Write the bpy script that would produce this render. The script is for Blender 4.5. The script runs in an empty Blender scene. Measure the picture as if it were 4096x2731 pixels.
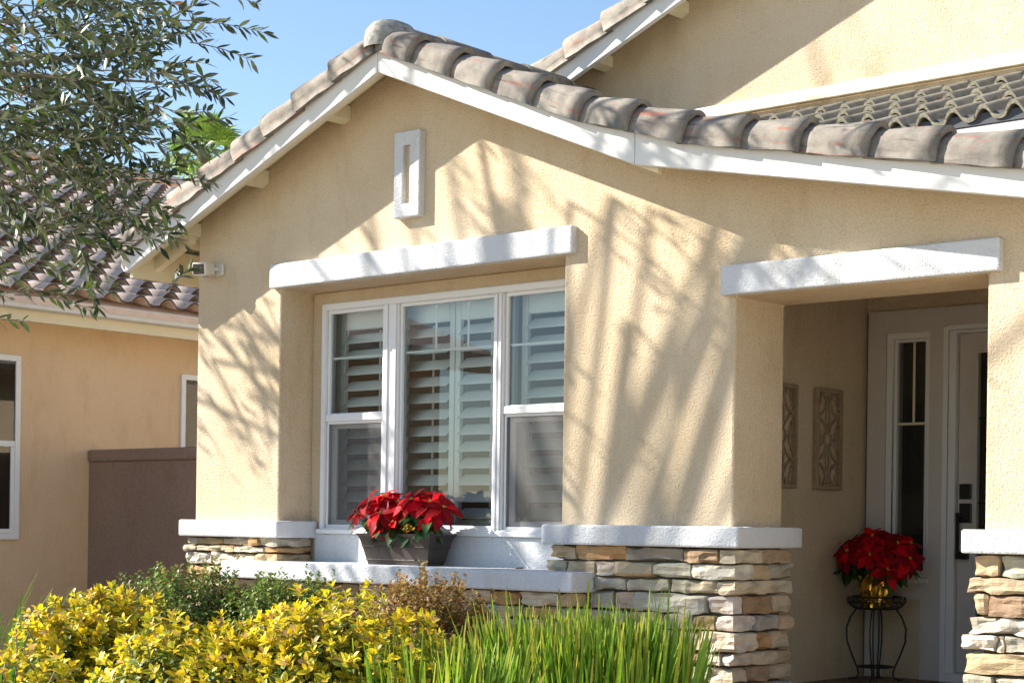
import bpy, bmesh, math, random
import numpy as np
from mathutils import Vector, Matrix, noise as mnoise

# ---------------------------------------------------------------- camera, sky, sun, exposure
scene = bpy.context.scene
R = math.radians
TH, ROLL, D = 0.70896, 0.013479, 7.5          # yaw of the view against the facade normal, roll, distance to facade plane
right = Vector((math.cos(TH), math.sin(TH), 0)); fwd = Vector((-math.sin(TH), math.cos(TH), 0)); up = Vector((0, 0, 1))
camR = right * math.cos(ROLL) + up * math.sin(ROLL)
camU = up * math.cos(ROLL) - right * math.sin(ROLL)
cd = bpy.data.cameras.new('camera'); cam = bpy.data.objects.new('camera', cd); scene.collection.objects.link(cam)
m = Matrix((camR, camU, -fwd)).transposed().to_4x4(); m.translation = (0, -D, 0); cam.matrix_world = m
cd.sensor_width = 36; cd.lens = 36 * 6882.06 / 4096; cd.shift_y = 738.3 / 4096; cd.clip_end = 2000; cd.clip_start = .05
scene.camera = cam
CAM = Vector((0, -D, 0))
SUN = Vector((1.88, 1.0, -1.40)).normalized()  # direction the light travels
el = math.asin(-SUN.z)
world = bpy.data.worlds.new('World'); scene.world = world; world.use_nodes = True
wn = world.node_tree.nodes; wl = world.node_tree.links
sky = wn.new('ShaderNodeTexSky'); sky.sky_type = 'NISHITA'; sky.sun_disc = False
sky.sun_elevation = el; sky.sun_rotation = math.atan2(-SUN.x, -SUN.y)
sky.altitude = 100; sky.air_density = 1.0; sky.dust_density = 0.15; sky.ozone_density = 1.8
wl.new(sky.outputs[0], wn['Background'].inputs[0]); wn['Background'].inputs[1].default_value = 0.08
sd = bpy.data.lights.new('sun', 'SUN'); sun = bpy.data.objects.new('sun', sd); scene.collection.objects.link(sun)
sd.energy = 5.0; sd.angle = R(0.53); sd.color = (1.0, .95, .87)
sun.rotation_euler = SUN.to_track_quat('-Z', 'Y').to_euler(); sun.location = (-12, -10, 12)
scene.view_settings.view_transform = 'Standard'; scene.view_settings.look = 'None'
scene.view_settings.exposure = 1.42; scene.view_settings.gamma = 1; scene.view_settings.use_curve_mapping = False
scene.render.engine = 'CYCLES'
scene.cycles.max_bounces = 5; scene.cycles.diffuse_bounces = 3; scene.cycles.glossy_bounces = 3; scene.cycles.transparent_max_bounces = 10

GZ = -1.15                                     # ground level; z = 0 is eye level

# ---------------------------------------------------------------- helpers
rnd = random.Random(7)
COL = scene.collection
W = {}                                         # world position of every object made here


def place(o, parent, wpos):
    wpos = Vector(wpos)
    if parent is not None:
        o.parent = parent
        o.location = wpos - W[parent.name]
    else:
        o.location = wpos
    W[o.name] = wpos


def tag(o, label, cat, group=None):
    o['label'] = label; o['category'] = cat
    if group: o['group'] = group
    return o


def empty(name, loc, label=None, cat=None, parent=None, group=None):
    o = bpy.data.objects.new(name, None); COL.objects.link(o); o.empty_display_size = .1
    place(o, parent, loc)
    if label: tag(o, label, cat, group)
    return o


class MB:
    def __init__(s): s.v = []; s.f = []

    def add(s, vs, fs):
        n = len(s.v); s.v += [tuple(v) for v in vs]; s.f += [tuple(i + n for i in f) for f in fs]; return s

    def box(s, x0, x1, y0, y1, z0, z1):
        return s.add([(x0, y0, z0), (x1, y0, z0), (x1, y1, z0), (x0, y1, z0), (x0, y0, z1), (x1, y0, z1), (x1, y1, z1), (x0, y1, z1)],
                     [(0, 3, 2, 1), (4, 5, 6, 7), (0, 1, 5, 4), (1, 2, 6, 5), (2, 3, 7, 6), (3, 0, 4, 7)])

    def prism(s, poly, y0, y1):                # polygon of (x, z), extruded in y
        n = len(poly)
        a = sum(poly[i][0] * poly[(i + 1) % n][1] - poly[(i + 1) % n][0] * poly[i][1] for i in range(n))
        if a < 0: poly = poly[::-1]
        vs = [(x, y0, z) for x, z in poly] + [(x, y1, z) for x, z in poly]
        fs = [tuple(range(n)), tuple(range(2 * n - 1, n - 1, -1))]
        fs += [((i + 1) % n, i, n + i, n + (i + 1) % n) for i in range(n)]
        return s.add(vs, fs)

    def prismx(s, poly, x0, x1):               # polygon of (y, z), extruded in x
        n = len(poly)
        a = sum(poly[i][0] * poly[(i + 1) % n][1] - poly[(i + 1) % n][0] * poly[i][1] for i in range(n))
        if a > 0: poly = poly[::-1]
        vs = [(x0, y, z) for y, z in poly] + [(x1, y, z) for y, z in poly]
        fs = [tuple(range(n)), tuple(range(2 * n - 1, n - 1, -1))]
        fs += [((i + 1) % n, i, n + i, n + (i + 1) % n) for i in range(n)]
        return s.add(vs, fs)

    def tube(s, pts, r, n=6, cap=True):
        pts = [Vector(p) for p in pts]; k = len(pts)
        rs = r if isinstance(r, (list, tuple)) else [r] * k
        vs = []; u = None
        for i, p in enumerate(pts):
            t = (pts[min(i + 1, k - 1)] - pts[max(i - 1, 0)])
            if t.length < 1e-9: t = Vector((0, 0, 1))
            t.normalize()
            if u is None:
                u = t.orthogonal().normalized()
            else:
                u = (u - t * u.dot(t)); u = u.normalized() if u.length > 1e-6 else t.orthogonal().normalized()
            w = t.cross(u)
            vs += [p + (u * math.cos(2 * math.pi * j / n) + w * math.sin(2 * math.pi * j / n)) * rs[i] for j in range(n)]
        fs = [(i * n + j, i * n + (j + 1) % n, (i + 1) * n + (j + 1) % n, (i + 1) * n + j) for i in range(k - 1) for j in range(n)]
        if cap: fs += [tuple(range(n - 1, -1, -1)), tuple((k - 1) * n + j for j in range(n))]
        return s.add(vs, fs)

    def lathe(s, prof, c, n=20):               # profile of (r, z) round the point c
        k = len(prof)
        vs = [(c[0] + r * math.cos(2 * math.pi * j / n), c[1] + r * math.sin(2 * math.pi * j / n), c[2] + z) for r, z in prof for j in range(n)]
        fs = [(i * n + j, i * n + (j + 1) % n, (i + 1) * n + (j + 1) % n, (i + 1) * n + j) for i in range(k - 1) for j in range(n)]
        return s.add(vs, fs)

    def build(s, name, mat, parent=None, origin=None, bevel=0, seg=2, smooth=False, jitter=0):
        o0 = Vector(origin) if origin is not None else (W[parent.name].copy() if parent is not None else Vector((0, 0, 0)))
        me = bpy.data.meshes.new(name)
        me.from_pydata([(v[0] - o0.x, v[1] - o0.y, v[2] - o0.z) for v in s.v], [], s.f)
        if bevel:
            bm = bmesh.new(); bm.from_mesh(me)
            bmesh.ops.remove_doubles(bm, verts=bm.verts, dist=1e-5)
            es = [e for e in bm.edges if len(e.link_faces) == 2 and e.calc_face_angle(0) > .35]
            bmesh.ops.bevel(bm, geom=es, offset=bevel, segments=seg, affect='EDGES', profile=.5, clamp_overlap=True)
            bm.to_mesh(me); bm.free()
        if smooth:
            me.polygons.foreach_set('use_smooth', [True] * len(me.polygons))
        me.materials.append(mat)
        o = bpy.data.objects.new(name, me); COL.objects.link(o)
        place(o, parent, o0)
        return o


def bx(name, mat, parent, x0, x1, y0, y1, z0, z1, bevel=0, seg=2, smooth=False):
    return MB().box(x0, x1, y0, y1, z0, z1).build(name, mat, parent, bevel=bevel, seg=seg, smooth=smooth)


def structure(o): o['kind'] = 'structure'; return o


def project(p):                                # picture position (0..1, 0..1 from top) and depth of a world point
    q = Vector(p) - CAM; z = q.dot(fwd)
    if z < .1: return None
    return ((2048 + 6882.06 * q.dot(camR) / z) / 4096, (2103.8 - 6882.06 * q.dot(camU) / z) / 2731, z)


def in_view(p, mg=.02):
    q = project(p)
    return q is not None and -mg < q[0] < 1 + mg and -mg < q[1] < 1 + mg


# ---------------------------------------------------------------- materials
def new_mat(name):
    mt = bpy.data.materials.new(name); mt.use_nodes = True
    nt = mt.node_tree; b = nt.nodes['Principled BSDF']
    return mt, nt.nodes, nt.links, b


def node(ns, t, **kw):
    n = ns.new(t)
    for k, v in kw.items():
        if k in n.inputs: n.inputs[k].default_value = v
        else: setattr(n, k, v)
    return n


def ramp(ns, stops):
    n = ns.new('ShaderNodeValToRGB'); e = n.color_ramp.elements
    while len(e) < len(stops): e.new(.5)
    for i, (p, c) in enumerate(stops):
        e[i].position = p; e[i].color = (*c, 1) if len(c) == 3 else c
    return n


def tcoord(ns, ls, kind='Object', scale=(1, 1, 1)):
    t = ns.new('ShaderNodeTexCoord'); mp = ns.new('ShaderNodeMapping'); mp.inputs['Scale'].default_value = scale
    ls.new(t.outputs[kind], mp.inputs[0]); return mp.outputs[0]


def mixc(ns, ls, a, b, fac, mode='MIX'):
    n = ns.new('ShaderNodeMix'); n.data_type = 'RGBA'; n.blend_type = mode
    for i, v in ((6, a), (7, b)):
        if isinstance(v, (tuple, list)): n.inputs[i].default_value = (*v, 1) if len(v) == 3 else v
        else: ls.new(v, n.inputs[i])
    if isinstance(fac, (int, float)): n.inputs[0].default_value = fac
    else: ls.new(fac, n.inputs[0])
    return n.outputs[2]


def bump(ns, ls, b, h, strength, dist, prev=None):
    n = ns.new('ShaderNodeBump'); n.inputs['Strength'].default_value = strength; n.inputs['Distance'].default_value = dist
    ls.new(h, n.inputs['Height'])
    if prev is not None: ls.new(prev, n.inputs['Normal'])
    ls.new(n.outputs[0], b.inputs['Normal']); return n.outputs[0]


def stucco(name, c, c2, bstr=.85, scale=88, speck=.55):
    mt, ns, ls, b = new_mat(name)
    co = tcoord(ns, ls)
    n1 = node(ns, 'ShaderNodeTexNoise', Scale=1.3, Detail=4.0, Roughness=.6); ls.new(co, n1.inputs['Vector'])
    n2 = node(ns, 'ShaderNodeTexNoise', Scale=scale, Detail=3.0, Roughness=.65); ls.new(co, n2.inputs['Vector'])
    n3 = node(ns, 'ShaderNodeTexNoise', Scale=scale * .45, Detail=2.0, Roughness=.5, Distortion=1.2); ls.new(co, n3.inputs['Vector'])
    r1 = ramp(ns, [(.3, c), (.7, c2)]); ls.new(n1.outputs[0], r1.inputs[0])
    r2 = ramp(ns, [(.30, (.66, .62, .55)), (.52, (1, 1, 1))]); ls.new(n2.outputs[0], r2.inputs[0])
    cc = mixc(ns, ls, r1.outputs[0], r2.outputs[0], speck, 'MULTIPLY')
    n4 = node(ns, 'ShaderNodeTexNoise', Scale=5.5, Detail=5.0, Roughness=.7); ls.new(tcoord(ns, ls, scale=(1, 1, .35)), n4.inputs['Vector'])
    r4 = ramp(ns, [(.30, (.86, .80, .72)), (.50, (1, 1, 1))]); ls.new(n4.outputs[0], r4.inputs[0])
    cc = mixc(ns, ls, cc, r4.outputs[0], .6, 'MULTIPLY')
    ls.new(cc, b.inputs['Base Color'])
    b.inputs['Roughness'].default_value = .92; b.inputs['Specular IOR Level'].default_value = .15
    p = bump(ns, ls, b, n3.outputs[0], bstr * .4, .010)
    bump(ns, ls, b, n2.outputs[0], bstr, .013, p)
    return mt


def paint(name, c, rough=.55, grain=.15, gscale=(4, 60, 60), spec=.3, dirt=.35):
    mt, ns, ls, b = new_mat(name)
    n1 = node(ns, 'ShaderNodeTexNoise', Scale=3.0, Detail=6.0, Roughness=.7); ls.new(tcoord(ns, ls), n1.inputs['Vector'])
    r1 = ramp(ns, [(.28, tuple(x * .72 for x in c)), (.5, c)]); ls.new(n1.outputs[0], r1.inputs[0])
    cc = mixc(ns, ls, c, r1.outputs[0], dirt)
    ls.new(cc, b.inputs['Base Color'])
    n2 = node(ns, 'ShaderNodeTexNoise', Scale=1.0, Detail=4.0); ls.new(tcoord(ns, ls, scale=gscale), n2.inputs['Vector'])
    bump(ns, ls, b, n2.outputs[0], grain, .004)
    b.inputs['Roughness'].default_value = rough; b.inputs['Specular IOR Level'].default_value = spec
    return mt


def plain(name, c, rough=.5, metal=0, spec=.4, noise=0, nscale=30):
    mt, ns, ls, b = new_mat(name)
    b.inputs['Base Color'].default_value = (*c, 1); b.inputs['Roughness'].default_value = rough
    b.inputs['Metallic'].default_value = metal; b.inputs['Specular IOR Level'].default_value = spec
    if noise:
        n1 = node(ns, 'ShaderNodeTexNoise', Scale=nscale, Detail=4.0); ls.new(tcoord(ns, ls), n1.inputs['Vector'])
        r1 = ramp(ns, [(.3, tuple(x * (1 - noise) for x in c)), (.7, tuple(min(1, x * (1 + noise)) for x in c))]); ls.new(n1.outputs[0], r1.inputs[0])
        ls.new(r1.outputs[0], b.inputs['Base Color'])
        bump(ns, ls, b, n1.outputs[0], .2, .004)
    return mt


def tile_mat(name, base, dark, red, redamt=.62, axis=(3.0, 26, 26)):
    mt, ns, ls, b = new_mat(name)
    oi = ns.new('ShaderNodeObjectInfo')
    t = ns.new('ShaderNodeTexCoord')
    add = ns.new('ShaderNodeVectorMath'); add.operation = 'MULTIPLY_ADD'
    ls.new(oi.outputs['Random'], add.inputs[0]); add.inputs[1].default_value = (37, 53, 71); ls.new(t.outputs['Object'], add.inputs[2])

    def mp(sc):
        m_ = ns.new('ShaderNodeMapping'); m_.inputs['Scale'].default_value = sc; ls.new(add.outputs[0], m_.inputs[0]); return m_.outputs[0]
    n1 = node(ns, 'ShaderNodeTexNoise', Scale=1.0, Detail=5.0, Roughness=.65); ls.new(mp((9, 9, 9)), n1.inputs['Vector'])
    r1 = ramp(ns, [(.3, dark), (.62, base)]); ls.new(n1.outputs[0], r1.inputs[0])
    n2 = node(ns, 'ShaderNodeTexNoise', Scale=1.0, Detail=4.0, Roughness=.6); ls.new(mp(axis), n2.inputs['Vector'])
    r2 = ramp(ns, [(redamt, (0, 0, 0)), (redamt + .1, (1, 1, 1))]); ls.new(n2.outputs[0], r2.inputs[0])
    n3 = node(ns, 'ShaderNodeTexNoise', Scale=1.0, Detail=3.0); ls.new(mp((axis[0] * 1.3, axis[1] * 1.3 + 3, axis[2] * 1.3)), n3.inputs['Vector'])
    r3 = ramp(ns, [(.63, (1, 1, 1)), (.72, (.5, .47, .45))]); ls.new(n3.outputs[0], r3.inputs[0])
    fr = ns.new('ShaderNodeMath'); fr.operation = 'MULTIPLY'; ls.new(r2.outputs[0], fr.inputs[0]); fr.inputs[1].default_value = .8
    cc = mixc(ns, ls, r1.outputs[0], red, fr.outputs[0])
    cc = mixc(ns, ls, cc, r3.outputs[0], .8, 'MULTIPLY')
    hv = ns.new('ShaderNodeMapRange'); hv.inputs[3].default_value = .88; hv.inputs[4].default_value = 1.12; ls.new(oi.outputs['Random'], hv.inputs[0])
    cc = mixc(ns, ls, cc, hv.outputs[0], 1.0, 'MULTIPLY')
    ls.new(cc, b.inputs['Base Color']); b.inputs['Roughness'].default_value = .85; b.inputs['Specular IOR Level'].default_value = .2
    n4 = node(ns, 'ShaderNodeTexNoise', Scale=120, Detail=4.0, Roughness=.7); ls.new(add.outputs[0], n4.inputs['Vector'])
    bump(ns, ls, b, n4.outputs[0], .5, .005)
    return mt


def stone_mat():
    mt, ns, ls, b = new_mat('ledge_stone')
    oi = ns.new('ShaderNodeObjectInfo'); t = ns.new('ShaderNodeTexCoord')
    add = ns.new('ShaderNodeVectorMath'); add.operation = 'MULTIPLY_ADD'
    ls.new(oi.outputs['Random'], add.inputs[0]); add.inputs[1].default_value = (31, 47, 59); ls.new(t.outputs['Object'], add.inputs[2])

    def mp(sc):
        m_ = ns.new('ShaderNodeMapping'); m_.inputs['Scale'].default_value = sc; ls.new(add.outputs[0], m_.inputs[0]); return m_.outputs[0]
    n1 = node(ns, 'ShaderNodeTexNoise', Scale=1.0, Detail=5.0, Roughness=.65); ls.new(mp((7, 7, 14)), n1.inputs['Vector'])
    r1 = ramp(ns, [(.3, (.62, .60, .58)), (.5, (.95, .93, .90)), (.72, (1.15, 1.1, 1.0))]); ls.new(n1.outputs[0], r1.inputs[0])
    cc = mixc(ns, ls, oi.outputs['Color'], r1.outputs[0], 1.0, 'MULTIPLY')
    n2 = node(ns, 'ShaderNodeTexNoise', Scale=1.0, Detail=2.0); ls.new(mp((4, 4, 5)), n2.inputs['Vector'])
    r2 = ramp(ns, [(.52, (0, 0, 0)), (.68, (1, 1, 1))]); ls.new(n2.outputs[0], r2.inputs[0])
    f2 = ns.new('ShaderNodeMath'); f2.operation = 'MULTIPLY'; ls.new(r2.outputs[0], f2.inputs[0]); f2.inputs[1].default_value = .45
    cc = mixc(ns, ls, cc, (.50, .37, .22), f2.outputs[0])
    ls.new(cc, b.inputs['Base Color']); b.inputs['Roughness'].default_value = .9; b.inputs['Specular IOR Level'].default_value = .2
    n3 = node(ns, 'ShaderNodeTexNoise', Scale=1.0, Detail=5.0, Roughness=.6, Distortion=.4); ls.new(mp((9, 9, 42)), n3.inputs['Vector'])
    n4 = node(ns, 'ShaderNodeTexNoise', Scale=90, Detail=3.0); ls.new(add.outputs[0], n4.inputs['Vector'])
    p = bump(ns, ls, b, n3.outputs[0], .55, .018)
    bump(ns, ls, b, n4.outputs[0], .3, .004, p)
    return mt


def leaf_mat(name, trans=.35, rough=.45, spec=.35, mult=1.0):
    mt, ns, ls, b = new_mat(name)
    a = ns.new('ShaderNodeAttribute'); a.attribute_name = 'tint'
    n1 = node(ns, 'ShaderNodeTexNoise', Scale=40, Detail=2.0); ls.new(tcoord(ns, ls), n1.inputs['Vector'])
    r1 = ramp(ns, [(.3, (.78 * mult,) * 3), (.7, (1.12 * mult,) * 3)]); ls.new(n1.outputs[0], r1.inputs[0])
    cc = mixc(ns, ls, a.outputs['Color'], r1.outputs[0], 1.0, 'MULTIPLY')
    ls.new(cc, b.inputs['Base Color']); b.inputs['Roughness'].default_value = rough; b.inputs['Specular IOR Level'].default_value = spec
    tr = ns.new('ShaderNodeBsdfTranslucent'); ls.new(cc, tr.inputs[0])
    mx = ns.new('ShaderNodeMixShader'); mx.inputs[0].default_value = trans
    ls.new(b.outputs[0], mx.inputs[1]); ls.new(tr.outputs[0], mx.inputs[2]); ls.new(mx.outputs[0], ns['Material Output'].inputs[0])
    return mt


def glass_mat(name, tint, ior=1.75, rough=0.0):
    mt, ns, ls, b = new_mat(name); ns.remove(b)
    f = ns.new('ShaderNodeFresnel'); f.inputs[0].default_value = ior
    g = ns.new('ShaderNodeBsdfGlossy'); g.inputs['Roughness'].default_value = rough; g.inputs[0].default_value = (.95, .97, 1, 1)
    t = ns.new('ShaderNodeBsdfTransparent'); t.inputs[0].default_value = (*tint, 1)
    mx = ns.new('ShaderNodeMixShader'); ls.new(f.outputs[0], mx.inputs[0]); ls.new(t.outputs[0], mx.inputs[1]); ls.new(g.outputs[0], mx.inputs[2])
    ls.new(mx.outputs[0], ns['Material Output'].inputs[0]); return mt


def screen_mat():
    mt, ns, ls, b = new_mat('insect_mesh')
    b.inputs['Base Color'].default_value = (.16, .15, .145, 1); b.inputs['Roughness'].default_value = .7
    t = ns.new('ShaderNodeBsdfTransparent'); mx = ns.new('ShaderNodeMixShader'); mx.inputs[0].default_value = .30
    ls.new(t.outputs[0], mx.inputs[1]); ls.new(b.outputs[0], mx.inputs[2]); ls.new(mx.outputs[0], ns['Material Output'].inputs[0]); return mt


M = {}
M['stucco'] = stucco('beige_stucco', (.68, .535, .35), (.73, .60, .43))
M['stucco_n'] = stucco('neighbour_stucco', (.71, .51, .32), (.74, .56, .375), .45, 70, .35)
M['stucco_b'] = stucco('brown_stucco', (.30, .20, .15), (.33, .23, .175), .45, 40)
M['white'] = stucco('white_stucco', (.67, .685, .705), (.72, .735, .755), .75, 95, .35)
M['door_white'] = stucco('smooth_surround', (.60, .565, .52), (.64, .60, .56), .2, 40, .1)
M['wood'] = paint('white_painted_wood', (.70, .69, .655), .6, .25, (2.5, 60, 40))
M['cream'] = paint('cream_paint', (.74, .66, .46), .6, .2, (3, 40, 40))
M['vinyl'] = paint('white_vinyl', (.80, .80, .79), .35, .02, dirt=.15)
M['shutter'] = paint('shutter_paint', (.88, .89, .87), .4, .02, dirt=.1)
M['tile'] = tile_mat('rake_tile', (.29, .255, .21), (.145, .132, .115), (.32, .115, .08), .59, (2.4, 30, 30))
M['tile2'] = tile_mat('shed_tile', (.29, .255, .205), (.17, .155, .125), (.30, .15, .11), .62, (26, 4, 20))
M['butt'] = plain('tile_butt_mortar', (.33, .30, .22), .95, 0, .1, .45, 60)
M['tile_n'] = tile_mat('neighbour_tile', (.70, .54, .44), (.60, .46, .37), (.62, .46, .36), .7, (4, 20, 20))
M['butt_n'] = plain('neighbour_butt_shade', (.09, .06, .045), .95, 0, .1, .3, 40)  # near-black butt ends paint in the shade of the hollows under the barrels
M['mortar'] = plain('grey_mortar', (.30, .29, .26), .95, 0, .1, .4, 30)
M['dark'] = plain('dark_eave_metal', (.06, .06, .065), .5, 0, .4)
M['stone'] = stone_mat()
M['core'] = plain('stone_backing', (.10, .085, .065), .95, 0, .1, .4, 20)
M['steel'] = plain('nail_steel', (.6, .58, .55), .35, .9)
M['black'] = plain('black_metal', (.012, .012, .012), .35, 0, .5)
M['iron'] = plain('wrought_iron', (.03, .026, .022), .45, .3, .5)
M['planter'] = plain('brown_resin', (.050, .037, .030), .42, 0, .45, .12, 60)
M['soil'] = plain('potting_soil', (.03, .022, .016), .95, 0, .1, .4, 60)
M['gold'] = None
M['art'] = plain('taupe_carved_wood', (.34, .25, .16), .6, 0, .3, .15, 20)
M['glass'] = glass_mat('window_glass', (.92, .98, .95), 1.68)
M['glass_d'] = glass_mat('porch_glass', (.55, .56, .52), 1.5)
M['glass_n'] = glass_mat('neighbour_glass', (.75, .75, .75), 1.75)
M['screen'] = screen_mat()
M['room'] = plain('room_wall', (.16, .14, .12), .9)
M['concrete'] = plain('concrete', (.52, .45, .345), .9, 0, .2, .18, 4)
M['soilbed'] = plain('mulch', (.12, .08, .05), .95, 0, .1, .5, 30)
M['porch'] = plain('porch_tile', (.20, .13, .085), .6, 0, .3, .25, 8)
M['bark'] = plain('bark', (.13, .105, .08), .95, 0, .1, .4, 25)
M['twig'] = plain('twig_bark', (.20, .175, .13), .8, 0, .2, .25, 40)
M['stem'] = plain('green_stem', (.12, .16, .05), .6, 0, .2, .25, 40)
M['leaf'] = leaf_mat('leaf')
M['leaf_o'] = leaf_mat('olive_leaf', .22, .40, .5, .66)
M['leaf_r'] = leaf_mat('bract', .25, .55, .12)
M['frond'] = plain('palm_frond', (.24, .38, .06), .5, 0, .4, .3, 3)
M['camw'] = plain('camera_plastic', (.72, .69, .60), .4, 0, .4)
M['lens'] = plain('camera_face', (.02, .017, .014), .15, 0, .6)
M['lensg'] = plain('lens_glass', (.10, .11, .11), .1, 0, .6)
mt, ns, ls, b = new_mat('gold_foil')
b.inputs['Base Color'].default_value = (.85, .55, .10, 1); b.inputs['Metallic'].default_value = 1; b.inputs['Roughness'].default_value = .22
n1 = node(ns, 'ShaderNodeTexVoronoi', Scale=30); ls.new(tcoord(ns, ls, scale=(1, 1, .35)), n1.inputs['Vector']); bump(ns, ls, b, n1.outputs[0], .7, .02)
M['gold'] = mt

# ---------------------------------------------------------------- ground
g = MB().box(-400, 400, -400, 400, GZ - .5, GZ).build('ground', M['concrete']); structure(g)
g = MB().box(-12.9, -3.0, -5.0, -.25, GZ - .05, GZ + .004).build('planting_bed', M['soilbed']); structure(g)

# ---------------------------------------------------------------- our house
XL, XP0, XP1, XE0, XC0, XR = -9.28, -8.436, -6.07, -4.928, -3.54, -1.9
house = empty('stucco_house', (-6, 1.5, GZ), 'beige stucco house with front gable, stone piers and a tiled roof', 'house')
OV = .30
AP = (-7.276, 2.68); KK = (-5.37, 1.89); RE = (-1.9, 1.217); LE = (-9.70, 1.699)


def rake_z(x):
    if x < AP[0]: return AP[1] + (x - AP[0]) * .405
    if x < KK[0]: return AP[1] - (x - AP[0]) * .4145
    return KK[1] - (x - KK[0]) * .194


up_off = .192
front = [(XL, .0), (XP0, .0), (XP0, 1.518), (XP1, 1.518), (XP1, .0), (XE0, .0), (XE0, 1.205), (XC0, 1.205), (XC0, .0), (XR, .0),
         (XR, rake_z(XR) + up_off), (KK[0], KK[1] + up_off), (AP[0], AP[1] + up_off), (XL, rake_z(XL) + up_off)]
MB().prism(front, 0, .477).build('front_wall', M['stucco'], house, bevel=.012)
bx('side_wall', M['stucco'], house, XL, XL + .2, .479, 9, GZ, 1.72)
bx('back_wall', M['stucco'], house, XL, XR, 8.8, 9, GZ, 2.4)
# window wall around the window
bx('window_wall', M['stucco'], house, XP0 + .003, -8.33, .285, .40, -.25, 1.515)
bx('window_wall', M['stucco'], house, -6.16, XP1 - .003, .285, .40, -.25, 1.515)
bx('window_wall', M['stucco'], house, -8.33, -6.16, .285, .40, 1.437, 1.515)
bx('sill_wall', M['white'], house, XP0 + .06, XP1 - .06, .262, .40, -.30, -.062, bevel=.01)

# white stucco trim
bx('window_lintel', M['white'], house, -8.504, -5.985, -.047, .02, 1.522, 1.678, bevel=.010)
bx('entry_lintel', M['white'], house, -4.997, -3.464, -.047, .02, 1.208, 1.362, bevel=.010)
bx('ledge', M['white'], house, XL - .08, XP0 + .08, -.082, .274, -.095, .016, bevel=.012)
bx('ledge', M['white'], house, XP1 - .08, XE0 + .085, -.082, .553, -.097, .014, bevel=.012)
bx('ledge', M['white'], house, XC0 - .08, XR + .1, -.082, .553, -.097, .014, bevel=.012)
bx('window_sill', M['white'], house, -8.73, -5.801, -.233, .27, -.356, -.246, bevel=.012)

# gable vent trim with its slot
mb = MB(); ox0, ox1, oz0, oz1 = -7.376, -7.162, 1.856, 2.376; ix0, ix1, iz0, iz1 = -7.300, -7.246, 1.94, 2.29
vs = []
for y in (-.05, .01):
    vs += [(ox0, y, oz0), (ox1, y, oz0), (ox1, y, oz1), (ox0, y, oz1), (ix0, y, iz0), (ix1, y, iz0), (ix1, y, iz1), (ix0, y, iz1)]
fs = []
for i in range(4):
    j = (i + 1) % 4
    fs += [(i, j, 4 + j, 4 + i), (8 + j, 8 + i, 12 + i, 12 + j), (j, i, 8 + i, 8 + j), (4 + i, 4 + j, 12 + j, 12 + i)]
mb.add(vs, fs); vent = mb.build('gable_vent', M['white'], house, bevel=.008)
bx('slot_back', M['stucco'], vent, ix0 - .005, ix1 + .005, -.020, -.002, iz0 - .005, iz1 + .005)


# ---- roof boards and rake tiles
def oriented(points, y0, y1):
    return MB().prism(points, y0, y1)


roof = MB()
roof.prism([(LE[0] - .08, rake_z(LE[0] - .08) + .20), (AP[0], AP[1] + .20), (AP[0], AP[1] + .235), (LE[0] - .08, rake_z(LE[0] - .08) + .235)], -.285, 4.2)
roof.prism([(AP[0] + .0005, AP[1] + .20), (KK[0], KK[1] + .20), (RE[0], RE[1] + .20), (RE[0], RE[1] + .235), (KK[0], KK[1] + .235), (AP[0] + .0005, AP[1] + .235)], -.285, 4.2)
roof = roof.build('gable_roof', M['tile'], house)


def board(name, x0, x1, zf, y0, y1, h, parent, lift=0.0, mat='wood'):
    return MB().prism([(x0, zf(x0) + lift), (x1, zf(x1) + lift), (x1, zf(x1) + h), (x0, zf(x0) + h)], y0, y1).build(name, M[mat], parent, bevel=.003, seg=1)


board('barge_board', LE[0], AP[0] - .001, rake_z, -OV, -OV + .042, .197, roof)
board('barge_board', AP[0] + .001, KK[0] - .0015, lambda x: AP[1] - (x - AP[0]) * .4145, -OV, -OV + .042, .197, roof)
board('barge_board', KK[0] + .0015, RE[0], rake_z, -OV, -OV + .042, .197, roof)
board('backing_board', LE[0] + .04, AP[0] - .02, rake_z, -OV + .044, -OV + .085, .19, roof, .012, 'cream')
board('backing_board', AP[0] + .02, KK[0] + .12, lambda x: AP[1] - (x - AP[0]) * .4145, -OV + .044, -OV + .085, .12, roof, -.004, 'cream')
# soffit sheathing
board('soffit', LE[0] + .02, AP[0] - .002, rake_z, -OV + .09, -.004, .198, roof, .165, 'cream')
board('soffit', AP[0] + .002, KK[0], rake_z, -OV + .09, -.004, .198, roof, .165, 'cream')
board('soffit', KK[0] + .001, RE[0], rake_z, -OV + .09, -.004, .198, roof, .165, 'cream')
for xl, dz in ((-9.285, 0), (-8.60, 0), (-7.835, 0)):       # lookouts
    z = rake_z(xl)
    MB().prism([(xl - .03, z + .05), (xl + .03, z + .075), (xl + .03, z + .16), (xl - .03, z + .14)], -OV + .087, -.002).build('lookout', M['cream'], roof)
MB().prism([(-5.55, rake_z(-5.55) - .008), (-5.20, rake_z(-5.55) - .008 - .35 * .4145 + .06), (-5.20, rake_z(-5.2) + .12), (-5.55, rake_z(-5.55) + .12)], -OV + .087, -.20).build('lookout', M['cream'], roof)
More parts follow.
